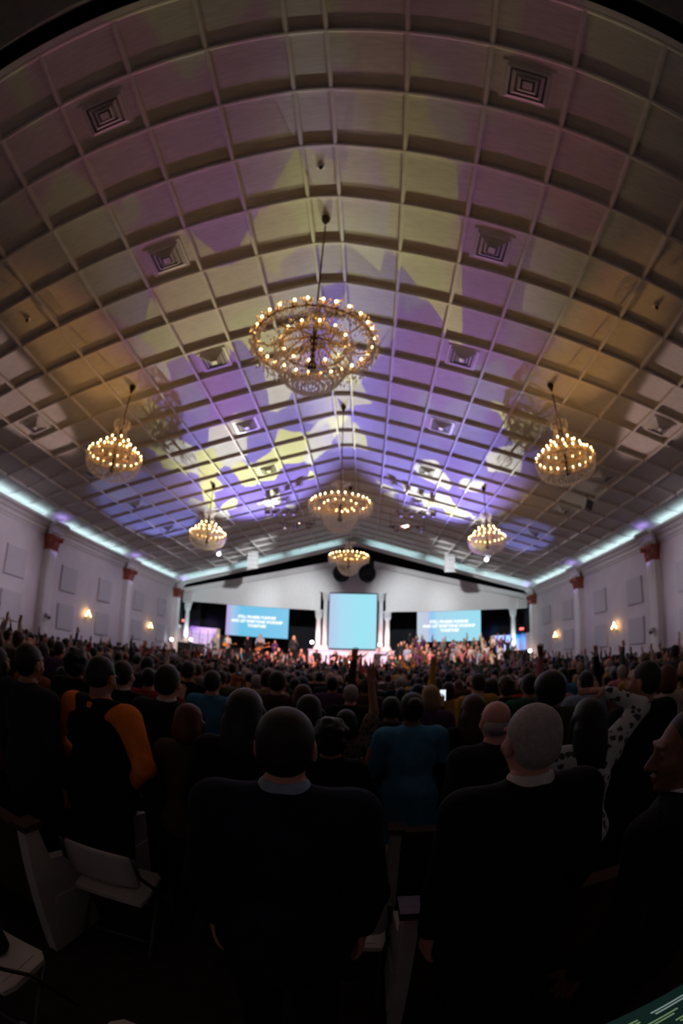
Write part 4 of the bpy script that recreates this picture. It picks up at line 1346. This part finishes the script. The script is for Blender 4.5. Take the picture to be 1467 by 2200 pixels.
# ------------------------------------------------------------------ pews and folding chairs
def pew(side, k):
    y = 1.54 + .97 * k
    z0 = fz(y + .2)
    xa, xb = (1.03, 12.3) if side > 0 else (-12.3, -.75)
    xin, sg = (xa, 1) if side > 0 else (xb, -1)
    L = xb - xa
    row = ('nearest', 'second', 'third', 'fourth', 'fifth', 'sixth')[k]
    root = empty('pew', (xin, y, z0), label='long pew with white ends and dark wooden back, %s row right of the aisle' % row if side > 0 else 'long pew with white ends and dark wooden back, %s row left of the aisle' % row, cat='pew', group='pews along the aisle')
    for xe in (0, sg * L):
        m = MB()
        m.prism([(-.06, 0), (.46, 0), (.46, .10), (.40, .42), (.44, .58), (.30, .63), (.12, .66), (.06, .88), (-.05, .90)], xe - .03, xe + .03, axis='x')
        m.prism([(.0, .12), (.38, .12), (.34, .38), (.08, .40)], xe - .042, xe + .042, axis='x')
        e = m.build('end_panel', MT['pew'], root)
        if xe == 0:
            MB().prism([(-.07, .885), (.08, .885), (.08, .925), (-.07, .925)], -.05, .05, axis='x').build('end_cap', MT['wood'], e)
    a, b_ = sorted((sg * .03, sg * (L - .03)))
    MB().prism([(-.05, .36), (.0, .36), (-.01, .86), (-.05, .88)], a, b_, axis='x').build('back', MT['wood'], root)
    MB().prism([(-.075, .87), (.03, .87), (.03, .91), (-.075, .91)], a, b_, axis='x').build('cap_rail', MT['wood'], root)
    MB().prism([(.0, .40), (.42, .44), (.44, .42), (.42, .38), (.0, .36)], a, b_, axis='x').build('seat', MT['wood'], root)
for k in range(6):
    for side in (-1, 1): pew(side, k)

def folding_chair(x, y, rz, label):
    root = empty('folding_chair', (x, y, fz(y)), rz, label, 'chair', 'white folding chairs in the aisle')
    m = MB()
    w = .205
    # moulded back shell, gently curved
    n = 8
    vs, fs = [], []
    for j, (z, yy) in enumerate([(.55, -.185), (.58, -.19), (.78, -.235), (.81, -.245), (.815, -.232), (.78, -.215), (.58, -.17), (.55, -.168)]):
        for i in range(n + 1):
            t = i / n * 2 - 1
            ww = w if .57 < z < .80 else w - .02
            vs.append((t * ww, yy - .03 * (1 - t * t), z + (0 if z < .7 else -.012 * t * t)))
    for j in range(8):
        for i in range(n):
            q = (j + 1) % 8
            fs.append((j * (n + 1) + i, j * (n + 1) + i + 1, q * (n + 1) + i + 1, q * (n + 1) + i))
    fs += [tuple(j * (n + 1) for j in range(8)), tuple(j * (n + 1) + n for j in range(7, -1, -1))]
    m.add(vs, fs); m.build('backrest', MT['chair'], root, True)
    m = MB(); m.prism([(-.20, -.20), (.20, -.20), (.215, -.12), (.215, .16), (.18, .21), (-.18, .21), (-.215, .16), (-.215, -.12)], .425, .455, axis='z')
    m.prism([(-.17, -.16), (.17, -.16), (.17, .15), (-.17, .15)], .454, .460, axis='z')
    m.build('seat', MT['chair'], root)
    for s in (-1, 1):
        MB().tube([(s * .222, .24, .012), (s * .222, .02, .44), (s * .222, -.21, .66), (s * .212, -.245, .80)], .013, 8).build('leg', MT['gunmetal'], root, True)
        MB().tube([(s * .205, -.26, .012), (s * .205, .17, .43)], .012, 8).build('leg', MT['gunmetal'], root, True)
    MB().tube([(-.222, .15, .19), (.222, .15, .19)], .010, 6).build('crossbar', MT['gunmetal'], root, True)
    MB().tube([(-.205, -.17, .10), (.205, -.17, .10)], .010, 6).build('crossbar', MT['gunmetal'], root, True)
    return root
folding_chair(-.50, 2.0, R(8), 'white folding chair at the left of the aisle, behind the man in the vest')
folding_chair(.76, 1.98, R(-2), 'white folding chair at the right of the aisle beside the nearest pew end')
folding_chair(-.58, .86, R(6), 'white folding chair at the bottom left corner with a dark bag on its seat')
folding_chair(.24, .70, R(0), 'white folding chair behind the man in the navy suit')
bag = empty('bag', (-.62, .90, .461), R(15), 'small dark bag lying on the folding chair at the bottom left', 'bag')
m = MB(); m.lathe([(.10, 0), (.125, .02), (.12, .09), (.08, .12), (.02, .125)], 14); m.build('body', MT['black'], bag, True)
MB().tube([(-.06, 0, .11), (-.05, 0, .17), (.05, 0, .17), (.06, 0, .11)], .008, 6).build('strap', MT['wood'], bag, True)
ph = empty('phone', (1.12, 1.535, .912), R(12), 'phone with a dim blue screen lying on the nearest pew rail', 'phone')
MB().box(-.055, .055, -.038, .038, 0, .008).build('body', MT['blackmetal'], ph)
MB().box(-.050, .050, -.034, .034, .0081, .0095).build('screen', MT['phone'], ph)

# mixing position at the lower right: a black desk and a lit display lying on it
desk = empty('desk', (1.75, .30, 0), 0, 'black desk edge at the bottom right corner', 'desk')
MB().box(-.55, .75, -.45, .31, .90, .935).build('top', MT['blackmetal'], desk)
for (dx, dy) in ((-.5, -.4), (.7, -.4), (-.5, .27), (.7, .27)):
    MB().box(dx - .025, dx + .025, dy - .025, dy + .025, 0, .90).build('leg', MT['blackmetal'], desk)
tab = empty('display', (1.62, .47, .937), R(1.5), 'flat glowing display with rows of green and blue bars on the black desk', 'display')
MB().box(-.34, .34, -.13, .13, 0, .018).build('body', MT['teal_panel'], tab)
MB().box(-.335, .335, -.126, .126, .0181, .0192).build('glass', MT['ui_dark'], tab)
q = random.Random(4)
for r_, yy in enumerate((.085, .045, .0, -.045, -.09)):
    x = -.32
    while x < .28:
        w = q.uniform(.09, .17)
        c = 'ui_blue' if q.random() < .22 else ('ui_pale' if q.random() < .2 else 'ui_green')
        for t in range(2 if c != 'ui_blue' else 1):
            h = .010 if c != 'ui_blue' else .022
            MB().box(x + .008 * t, min(.325, x + w - q.uniform(0, .03)), yy - h - t * .013, yy - t * .013 - .002, .0193, .0199).build('bar', MT[c], tab)
        x += w + q.uniform(.012, .03)

# ------------------------------------------------------------------ people close to the camera
def near(x, y, h, label, pose=('down', 'down'), hair='short', hc='dark brown', cloth='suit', top='black', bottom='black', skin=0, rz=0, collar=False, group=None, extra=None, **kw):
    d = person_data(pose, hair, cloth, collar=collar, **kw)
    return make_person(d, skin, hc, top, bottom, (x, y, fz(y)), R(rz), h / 1.745, label, group, extra)
near(.59, 1.27, 1.82, 'man with short dark hair in navy suit and pale collar, back turned, nearest the camera', top='navy', bottom='black', collar=True, extra='pale blue', rz=4, build=1.08, skin=3)
near(1.33, 1.29, 1.815, 'man with cropped grey hair in black suit, back turned, right of the man in navy', hair='short', hc='grey', top='black', rz=8, build=1.1, skin=3, collar=True)
near(1.50, 2.24, 1.72, 'bald man in charcoal suit whose crown shines beside the grey cropped head', hair='fringe', hc='grey', top='charcoal', skin=3, rz=6)
near(1.97, 2.08, 1.69, 'woman with long dark hair in paisley blouse, right arm bent over her head', pose=('down', 'overhead'), hair='long', hc='black', cloth='blouse', top='paisley', woman=True, skin=1, build=1.06, rz=-4)
near(1.72, .97, 1.76, 'dark-haired man in black suit at the right edge, face turned to the left', hair='short', hc='black', top='black', collar=True, skin=2, rz=25, head=(R(48), 0, 0))
near(-.73, 2.30, 1.82, 'broad man in black vest over orange shirt, beyond a white folding chair', pose=('hip', 'hip'), hair='short', hc='black', cloth='shirt', top='orange', vest=True, skin=1, build=1.2, rz=-6, head=(0, R(-14), 0))
near(-1.20, 2.12, 1.81, 'man with short dark hair in dark suit, left of the man in the orange shirt', hair='short', top='charcoal', skin=1)
near(-1.68, 2.26, 1.72, 'person in maroon with one bare arm stretched up at the left edge', pose=('high', 'down'), hair='bob', cloth='blouse', top='maroon', woman=True, sleeve='short', skin=1)
near(1.15, 3.08, 1.73, 'woman with black bun in teal dress, back turned, mid aisle', pose=('clap', 'clap'), hair='bun', hc='black', cloth='dress', top='teal', woman=True, skin=2, build=1.15, rz=3)
near(.64, 2.46, 1.60, 'woman with dark curly hair in black dress, clapping, right of the man in navy', pose=('down', ((.27, .06, 1.18), (.19, .22, 1.38), (.3, .25, .9), (-.8, .2, .1))), hair='curly', hc='black', cloth='dress', top='black', woman=True, skin=1)
near(.69, 3.34, 1.58, 'woman in floral blouse with her right arm stretched straight up', pose=('down', 'high'), hair='bob', cloth='blouse', top='floral', woman=True, sleeve='short', skin=1)
near(.26, 2.06, 1.78, 'woman with long black hair in black blouse, left of the man in navy', hair='long', hc='black', cloth='blouse', top='black', woman=True, skin=2, build=1.1)
near(-.14, 2.33, 1.63, 'short woman with auburn bob hair clapping, left of the long black hair', pose=('clap', 'clap'), hair='bob', hc='auburn', cloth='blouse', top='brown', woman=True, skin=0)
near(-.47, 2.74, 1.83, 'man with short dark hair in charcoal suit and white collar, right of the orange shirt', hair='short', top='charcoal', collar=True, skin=0)
near(-1.10, 3.20, 1.79, 'man with dark hair in black suit with a bright white collar, beyond the vest man', hair='short', top='black', collar=True, skin=0)
near(-.62, 4.10, 1.79, 'person with short hair in teal jacket, back turned, left of the aisle', hair='short', top='teal', cloth='suit', skin=0)
near(.68, 4.86, 1.72, 'grey-haired person in black suit, a pale head in mid aisle', hair='short', hc='grey', top='black', skin=3)
near(.46, 2.92, 1.71, 'person with dark bob hair in maroon blouse, beyond the navy suit', hair='bob', cloth='blouse', top='maroon', woman=True, skin=1)
near(1.05, 3.78, 1.66, 'man with short black hair in charcoal suit, beyond the woman in teal', hair='short', hc='black', top='charcoal', skin=2)
near(1.60, 3.14, 1.70, 'woman with long brown hair in black blouse, left of the bald man', hair='long', hc='brown', cloth='blouse', top='black', woman=True, skin=0)
near(2.50, 2.28, 1.83, 'man with dark hair in black suit, beyond the raised paisley sleeve', hair='short', top='black', skin=1, head=(R(30), 0, 0))
near(3.40, 3.14, 1.73, 'woman with auburn bob hair in cream blouse near the right edge', hair='bob', hc='auburn', cloth='blouse', top='cream', woman=True, skin=0)
near(2.20, 3.12, 1.79, 'person with black rounded hair in olive jacket, left of the paisley blouse', hair='afro', hc='black', top='olive', skin=2)
near(-.05, 4.46, 1.84, 'man with dark hair in brown jacket, in the aisle beyond the auburn bob', hair='short', top='brown', skin=0)
near(-.28, 5.06, 1.84, 'man in tan jacket, back turned, in the aisle', hair='short', hc='brown', top='tan', skin=0)
near(.26, 4.10, 1.73, 'woman with brown bob hair in navy blouse in the aisle', hair='bob', hc='brown', cloth='blouse', top='navy', woman=True, skin=0)
near(1.44, 4.16, 1.74, 'person with blond bob hair in purple blouse at a pew end', hair='bob', hc='blond', cloth='blouse', top='purple', woman=True, skin=0)
near(2.42, 4.12, 1.80, 'tall man with dark hair in green jacket, right of the aisle', hair='short', top='green', skin=1)
near(-1.56, 3.14, 1.80, 'man with thick black hair in black suit, left of the white collar', hair='curly', hc='black', top='black', skin=2)
near(-2.08, 3.12, 1.74, 'woman with long auburn hair in rust blouse near the left edge', hair='long', hc='auburn', cloth='blouse', top='rust', woman=True, skin=0)
near(-.02, 3.26, 1.66, 'woman with black hair in mustard blouse, left arm bent, in the aisle', pose=('front', 'down'), hair='bob', hc='black', cloth='blouse', top='mustard', woman=True, skin=1)
near(1.96, 6.0, 1.70, 'person in mustard blouse with one arm stretched up, right of the aisle', pose=('high', 'down'), hair='bob', hc='dark brown', cloth='blouse', top='mustard', woman=True, skin=1)
near(1.44, 5.16, 1.72, 'man in black suit holding up a bright phone', pose=('down', 'halfup'), hair='short', hc='black', top='black', skin=0)
ph = empty('phone', (1.44 + .34, 5.16 + .235, fz(5.16) + 1.475), 0, 'bright phone held up in the crowd right of the aisle', 'phone')
MB().box(-.04, .04, -.004, .004, 0, .15).build('body', MT['blackmetal'], ph)
MB().box(-.036, .036, -.0055, -.0042, .006, .144).build('screen', MT['phonebright'], ph)

# ------------------------------------------------------------------ the congregation
NEAR_XY = [(o.location.x, o.location.y) for o in bpy.data.objects if o.name.split('.')[0] == 'person']
VAR = [  # description, kwargs, hair colours
    ('short-haired man', dict(pose=('down', 'down'), hair='short', cloth='suit'), ('dark brown', 'black', 'brown', 'grey')),
    ('short-haired man clapping', dict(pose=('clap', 'clap'), hair='short', cloth='shirt'), ('dark brown', 'black', 'brown')),
    ('long-haired woman', dict(pose=('down', 'front'), hair='long', cloth='blouse', woman=True), ('brown', 'black', 'blond', 'auburn')),
    ('woman, arm raised', dict(pose=('down', 'high'), hair='bob', cloth='blouse', woman=True), ('dark brown', 'blond', 'black')),
    ('man, left arm raised', dict(pose=('high', 'down'), hair='short', cloth='suit'), ('black', 'dark brown', 'brown')),
    ('man, both hands raised', dict(pose=('up', 'up'), hair='short', cloth='shirt'), ('black', 'dark brown')),
    ('woman with bun, hands raised', dict(pose=('halfup', 'up'), hair='bun', cloth='dress', woman=True, sleeve='short'), ('dark brown', 'black', 'auburn')),
    ('balding man', dict(pose=('down', 'down'), hair='fringe', cloth='suit'), ('grey', 'brown')),
    ('curly-haired woman clapping', dict(pose=('clap', 'clap'), hair='curly', cloth='dress', woman=True), ('black', 'brown')),
    ('bob-haired woman', dict(pose=('down', 'down'), hair='bob', cloth='blouse', woman=True), ('dark brown', 'grey', 'blond', 'brown')),
    ('man, hands half raised', dict(pose=('halfup', 'halfup'), hair='short', cloth='suit', build=1.08), ('black', 'grey', 'dark brown')),
    ('person with rounded hair', dict(pose=('down', 'clap'), hair='afro', cloth='blouse', woman=True), ('black',)),
]
WEIGHT_BACK = [9, 4, 7, 1.5, 1, .6, .6, 4, 3, 7, 1.5, 2]
WEIGHT_FRONT = [3, 4, 3, 5, 4, 5, 5, 1, 3, 2, 5, 1]
proto = {}
def variant_root(vi):
    if vi not in proto:
        d = person_data(fine=False, **VAR[vi][1])
        proto[vi] = {k: (mesh_from(k, *v, CMAT['black'])) for k, v in d.items()}
    return proto[vi]
DARK = ['black', 'black', 'black', 'navy', 'navy', 'charcoal', 'charcoal', 'grey', 'brown', 'maroon', 'olive', 'rust', 'purple', 'green', 'teal', 'white', 'cream', 'pale blue', 'tan', 'mustard', 'red', 'pink']
def set_mat(o, m):
    o.material_slots[0].link = 'OBJECT'
    o.material_slots[0].material = m
def place_variant(vi, loc, rz, scale, skin, hc, top, bottom, label, group):
    ms = variant_root(vi)
    body = link('person', ms['body'], None, loc, (0, 0, rz)); body.scale = (scale,) * 3
    set_mat(body, SKIN[skin])
    tag(body, label, 'person', group)
    for k, me in ms.items():
        if k == 'body': continue
        o = link(k, me, body)
        set_mat(o, HAIR[hc] if k == 'hair' else CMAT[bottom if k == 'trousers' else top])
    return body
ORD = ['first', 'second', 'third', 'fourth', 'fifth', 'sixth', 'seventh', 'eighth', 'ninth', 'tenth', 'eleventh', 'twelfth', 'thirteenth', 'fourteenth', 'fifteenth', 'sixteenth', 'seventeenth', 'eighteenth', 'nineteenth', 'twentieth', 'twenty-first', 'twenty-second', 'twenty-third', 'twenty-fourth', 'twenty-fifth']
q = random.Random(21)
cand = []
for k in range(1, 26):
    y = 1.54 + .97 * k + .66
    if y > 27.6: break
    x = -12.5
    while x < 12.6:
        px, py = x + q.uniform(-.12, .12), y + q.uniform(-.14, .14)
        az = math.degrees(math.atan2(px - CAM_POS.x, py))
        if -58 < az < 52 and q.random() > .04 and all((px - a) ** 2 + (py - b_) ** 2 > .27 for a, b_ in NEAR_XY):
            cand.append((math.hypot(px - CAM_POS.x, py), px, py, k))
        x += .56
cand.sort()
N_IND = 200
seat = {}
far = []
for i, (dist, px, py, k) in enumerate(cand):
    front = min(1, max(0, (py - 16) / 9))
    wts = [a * (1 - front) + b_ * front for a, b_ in zip(WEIGHT_BACK, WEIGHT_FRONT)]
    vi = q.choices(range(len(VAR)), wts)[0]
    hc = q.choice(VAR[vi][2]); top = q.choice(DARK); sk = q.choice((0, 0, 1, 1, 2, 3)); bt = q.choice(('black', 'black', 'navy', 'charcoal'))
    h = (1.66 if VAR[vi][1].get('woman') else 1.77) + q.gauss(0, .055)
    rz = R(q.gauss(0, 9))
    loc = (px, py, fz(py) - .003)
    if i < N_IND:
        side = 'left' if px < 0 else 'right'
        seat[(k, side)] = 0
        far.append(None)
        cand[i] = (dist, px, py, k, vi, hc, top, sk, bt, h, rz, loc, side)
    else:
        far[i:] = []
        far.append((vi, hc, top, sk, bt, h, rz, loc))
        cand[i] = None
        seat.setdefault('far', []).append((vi, hc, top, sk, bt, h, rz, loc))
ind = [c for c in cand if c]
for (k, side) in [s for s in seat if s != 'far']:
    rowp = sorted([c for c in ind if c[3] == k and c[12] == side], key=lambda c: abs(c[1]))
    for n, c in enumerate(rowp):
        _, px, py, kk, vi, hc, top, sk, bt, h, rz, loc, sd = c
        lab = '%s in %s, %s crowd row, %s %s of the centre line' % (VAR[vi][0], top, ORD[k], ORD[n], sd)
        lab = ' '.join(lab.split())
        place_variant(vi, loc, rz, h / 1.745, sk, hc, top, bt, lab, 'standing congregation in the nearer rows')
# everyone beyond: too many to single out, one crowd
slots = SKIN + list(HAIR.values()) + list(CMAT.values())
sidx = {m.name: i for i, m in enumerate(slots)}
coarse = {}
Vs, Qs, Ms, o_ = [], [], [], 0
for (vi, hc, top, sk, bt, h, rz, loc) in seat['far']:
    if vi not in coarse:
        coarse[vi] = person_data(fine=False, h=.034, **VAR[vi][1])
    c, s = math.cos(rz), math.sin(rz)
    m2 = np.array([[c, -s, 0], [s, c, 0], [0, 0, 1]]) * (h / 1.745)
    for part, (V, Q) in coarse[vi].items():
        if part == 'body':
            # only what clothes leave bare needs drawing this far away
            pass
        W_ = V @ m2.T + np.array(loc)
        Vs.append(W_); Qs.append(Q + o_); o_ += len(V)
        m = SKIN[sk] if part == 'body' else HAIR[hc] if part == 'hair' else CMAT[bt if part == 'trousers' else top]
        Ms.append(np.full(len(Q), sidx[m.name], np.int32))
me = mesh_from('crowd', np.concatenate(Vs), np.concatenate(Qs), slots)
me.polygons.foreach_set('material_index', np.concatenate(Ms))
crowd = link('crowd', me)
tag(crowd, 'dense standing congregation filling the hall up to the platform', 'crowd', None, 'stuff')

# ------------------------------------------------------------------ choir on risers at the right
rows = [(29.7, .15, 4.3, 9.6, 11), (30.4, .48, 3.7, 10.4, 13), (31.05, .80, 3.4, 11.2, 14), (31.62, 1.10, 3.6, 11.0, 11)]
ris = empty('choir_riser', (7.4, 29.4, SZ), 0, 'maroon stepped choir riser on the right of the platform', 'riser')
for i, (y, z, xa, xb, n) in enumerate(rows[1:]):
    b = MB(); b.box(3.2 - 7.4, 11.6 - 7.4, y - .32 - 29.4, y + .36 - 29.4 if i < 2 else y + .42 - 29.4, 0, z - SZ)
    b.build('step', MT['red_carpet'], ris)
q = random.Random(5)
CH = [0, 1, 2, 4, 5, 6, 8, 9, 10, 3]
for r_, (y, z, xa, xb, n) in enumerate(rows):
    for i in range(n):
        x = xa + (xb - xa) * i / (n - 1) + q.uniform(-.1, .1)
        vi = q.choice(CH)
        top = q.choice(['black', 'black', 'charcoal', 'grey', 'grey', 'white', 'pale blue', 'navy', 'cream', 'pink', 'brown', 'purple'])
        h = (1.66 if VAR[vi][1].get('woman') else 1.77) + q.gauss(0, .05)
        hc = q.choice(VAR[vi][2])
        place_variant(vi, (x, y + q.uniform(-.05, .05), z), math.pi + R(q.gauss(0, 12)) + R(10), h / 1.745, q.choice((0, 0, 1, 2, 3)), hc, top, 'black',
                      'choir, %s in %s, %s row, %s along' % (VAR[vi][0], top, ORD[r_], ORD[i]), 'choir on the risers')

# ------------------------------------------------------------------ band and singers
pl = empty('band_riser', (-7.0, 31.0, SZ), 0, 'low dark band riser on the left of the platform', 'riser')
MB().box(-4.1, 3.4, -1.35, 1.9, 0, .62).box(-4.14, 3.44, -1.39, 1.94, .62, .66).build('deck', MT['black'], pl)
BZ = SZ + .66
def performer(x, y, z, h, rz, vi, top, hc, sk, label, bottom='black', pose=None):
    if pose:
        kw = dict(VAR[vi][1]); kw['pose'] = pose
        d = person_data(fine=False, **kw)
        return make_person(d, sk, hc, top, bottom, (x, y, z), R(rz), h / 1.745, label)
    return place_variant(vi, (x, y, z), R(rz), h / 1.745, sk, hc, top, bottom, label, None)
GP = (((.27, .06, 1.16), (.30, .28, 1.12), (.2, .6, .5), (-.2, -.5, .8)), ((.27, -.02, 1.14), (.10, .20, 1.02), (-.8, .3, -.2), (0, -1, 0)))
performer(-8.72, 30.2, BZ, 1.76, 172, 0, 'white', 'dark brown', 0, 'guitarist in white shirt with an amber guitar, left of the band', pose=GP)
performer(-7.35, 30.6, BZ, 1.78, 178, 0, 'black', 'black', 3, 'band member in black between the two guitarists', pose=('down', 'front'))
performer(-6.50, 30.9, BZ, 1.98, 185, 0, 'pale blue', 'dark brown', 0, 'tall bassist in pale shirt below the left screen', pose=GP)
performer(-5.50, 31.3, BZ, 1.60, 180, 9, 'purple', 'blond', 3, 'keyboard player in purple under the right end of the left screen', pose=('front', 'front'))
performer(-4.05, 30.7, BZ, 2.0, 180, 9, 'charcoal', 'blond', 3, 'singer in charcoal with a microphone, right of the left screen', pose=('mic', 'down'))
performer(-10.2, 31.6, BZ, 1.62, 170, 1, 'white', 'brown', 0, 'drummer in white behind the drum kit')
performer(-6.2, 29.5, BZ, 1.60, 175, 4, 'charcoal', 'brown', 0, 'guitarist with both hands on a brown guitar at the riser edge', pose=GP)
performer(-4.80, 29.2, SZ, 1.76, 178, 0, 'black', 'brown', 3, 'singer in black suit at the left of the front line', pose=('down', 'mic'))
performer(-3.30, 29.3, SZ, 1.76, 182, 7, 'charcoal', 'grey', 3, 'balding singer in charcoal suit left of the white box')
performer(-2.30, 29.4, SZ, 1.80, 180, 0, 'black', 'black', 2, 'broad singer in black before the left end of the white box')
performer(-1.08, 29.5, SZ, 1.74, 180, 9, 'black', 'brown', 0, 'woman in black with both arms held out before the white box', pose=('halfup', 'halfup'))
performer(-.06, 29.6, SZ, 1.70, 176, 2, 'black', 'brown', 0, 'woman with long brown hair singing at the white keyboard', pose=('front', 'front'))
performer(.36, 29.8, SZ, 1.72, 186, 0, 'charcoal', 'dark brown', 0, 'singer in charcoal with right arm flung up before the white box', pose=('out', 'down'))
performer(1.74, 29.5, SZ, 1.86, 178, 4, 'charcoal', 'brown', 0, 'man in grey suit, arm flung out, right of the white box centre', pose=('out', 'down'))
performer(2.62, 29.4, SZ, 1.80, 184, 0, 'grey', 'brown', 0, 'man in grey suit at the right end of the white box', pose=('clap', 'clap'))

def guitar(x, y, z, m_, label, tilt=18, rz=180):
    root = empty('electric_guitar', (x, y, z), R(rz), label, 'guitar', None)
    body = MB()
    pts = []
    for i in range(24):
        a = 2 * math.pi * i / 24
        rr = .15 + .035 * math.cos(2 * a) + .02 * math.cos(3 * a)
        pts.append((1.15 * rr * math.cos(a), rr * math.sin(a)))
    body.prism([(px * math.cos(R(tilt)) - pz * math.sin(R(tilt)), px * math.sin(R(tilt)) + pz * math.cos(R(tilt))) for px, pz in pts], -.025, .025)
    body.build('body', MT[m_], root)
    c, s = math.cos(R(tilt)), math.sin(R(tilt))
    MB().tube([(-.12 * c, .03, -.12 * s), (-.78 * c, .03, -.78 * s)], .024, 6).build('neck', MT['guitar2'], root) if tilt < 0 else MB().tube([(.12 * c, .03, .12 * s), (.76 * c, .03, .76 * s)], .024, 6).build('neck', MT['guitar2'], root)
    sg = -1 if tilt < 0 else 1
    MB().box(sg * .76 * c - .07, sg * .76 * c + .07, .01, .05, sg * .76 * s - .04, sg * .76 * s + .05).build('headstock', MT['guitar2'], root)
    return root
guitar(-8.75, 29.93, BZ + 1.03, 'guitar', 'amber electric guitar held by the guitarist in white', -8)
guitar(-6.52, 30.58, BZ + 1.18, 'guitar2', 'brown bass guitar held by the tall bassist', -14)
guitar(-6.2, 29.22, BZ + .92, 'guitar2', 'brown guitar held at the riser edge', -16)

kit = empty('drum_kit', (-10.2, 30.9, BZ), 0, 'white drum kit with bronze cymbals on the left of the band riser', 'drum kit')
def drum(x, y, z, r, h, rx, nm):
    m4 = Matrix.Translation((x, y, z)) @ Matrix.Rotation(R(rx), 4, 'X')
    o = MB().lathe([(r, -h / 2), (r, h / 2)], 20, mtx=m4).build(nm, MT['drumwhite'], kit, True)
    MB().lathe([(r * 1.04, h / 2 - .03), (r * 1.04, h / 2 + .01), (r * .98, h / 2 + .01)], 20, mtx=m4).build('hoop', MT['gunmetal'], o)
drum(0, 0, .30, .29, .40, 90, 'bass_drum'); drum(-.22, .06, .82, .15, .20, 25, 'tom'); drum(.22, .06, .82, .16, .22, 25, 'tom'); drum(.60, .35, .45, .21, .40, 0, 'floor_tom'); drum(-.55, .35, .62, .18, .14, 8, 'snare')
for (x, y, z, r) in ((-.75, .1, 1.22, .24), (.70, .1, 1.25, .25), (-.95, .45, .95, .18), (.2, -.1, 1.40, .20)):
    st = MB().tube([(x, y, 0), (x, y, z)], .012, 6).build('stand', MT['gunmetal'], kit)
    MB().lathe([(.01, .02), (.05, .015), (r, -.01), (r, -.016), (.05, .008)], 20, (x, y, z), ).build('cymbal', MT['cymbal'], st, True)
shield = empty('drum_shield', (-10.2, 30.15, BZ), 0, 'clear panel drum shield with slim posts before the drum kit', 'screen')
for i in range(4):
    a0 = -1.3 + i * .65
    MB().box(a0 + .02, a0 + .63, -.006, .006, .05, 1.70).build('pane', MT['acrylic'], shield)
for i in range(5):
    MB().tube([(-1.3 + i * .65, 0, 0), (-1.3 + i * .65, 0, 1.9)], .022, 6).build('post', MT['gunmetal'], shield)
for (x, y, w, h, z, lab) in ((-9.2, 29.75, .85, .68, BZ, 'grey loudspeaker cabinet below the drum kit'), (-7.9, 29.9, .7, .55, BZ, 'small dark amplifier between the guitarists'), (-5.0, 30.6, 1.3, .72, BZ, 'dark keyboard case right of the bassist'), (-3.4, 30.0, .9, .6, SZ, 'dark monitor box left of the white box platform')):
    r_ = empty('amplifier', (x, y, z), 0, lab, 'amplifier', 'amplifiers on the platform')
    MB().box(-w / 2, w / 2, -.2, .2, 0, h).build('cabinet', MT['blackmetal'], r_)
    MB().box(-w / 2 + .04, w / 2 - .04, -.215, -.2, .04, h - .12).build('grille', MT['amp'], r_)
    MB().box(-w / 2 + .04, w / 2 - .04, -.212, -.2, h - .10, h - .03).build('control_panel', MT['gunmetal'], r_)
kb = empty('keyboard', (-.35, 29.15, SZ), 0, 'white keyboard on a stand before the white box platform', 'keyboard')
MB().box(-.62, .62, -.15, .15, .92, 1.02).build('body', MT['white'], kb)
MB().box(-.58, .58, .0, .14, 1.02, 1.03).build('keys', MT['plastic'], kb)
for s in (-1, 1):
    MB().tube([(s * .45, -.2, 0), (s * -.05 + s * .4, .0, .92)], .018).tube([(s * .45, .2, 0), (s * .35, 0, .92)], .018).build('stand', MT['gunmetal'], kb)
for i, (x, y, z, h) in enumerate(((-4.55, 29.0, SZ, 1.55), (-8.4, 29.85, BZ, 1.6), (-6.9, 30.0, BZ, 1.65), (-2.0, 28.9, SZ, 1.5))):
    r_ = empty('microphone_stand', (x, y, z), 0, 'slim black microphone stand %s' % ('beside the singer in black suit', 'before the guitarist in white', 'before the band member in black', 'before the broad singer')[i], 'microphone stand', 'microphone stands on the platform')
    MB().lathe([(.13, 0), (.13, .02), (.02, .03)], 14).build('base', MT['blackmetal'], r_)
    MB().tube([(0, 0, .02), (0, 0, h)], .011, 6).build('pole', MT['blackmetal'], r_)
    MB().tube([(0, 0, h), (0, .12, h + .04)], [.018, .026], 8).build('microphone', MT['gunmetal'], r_)
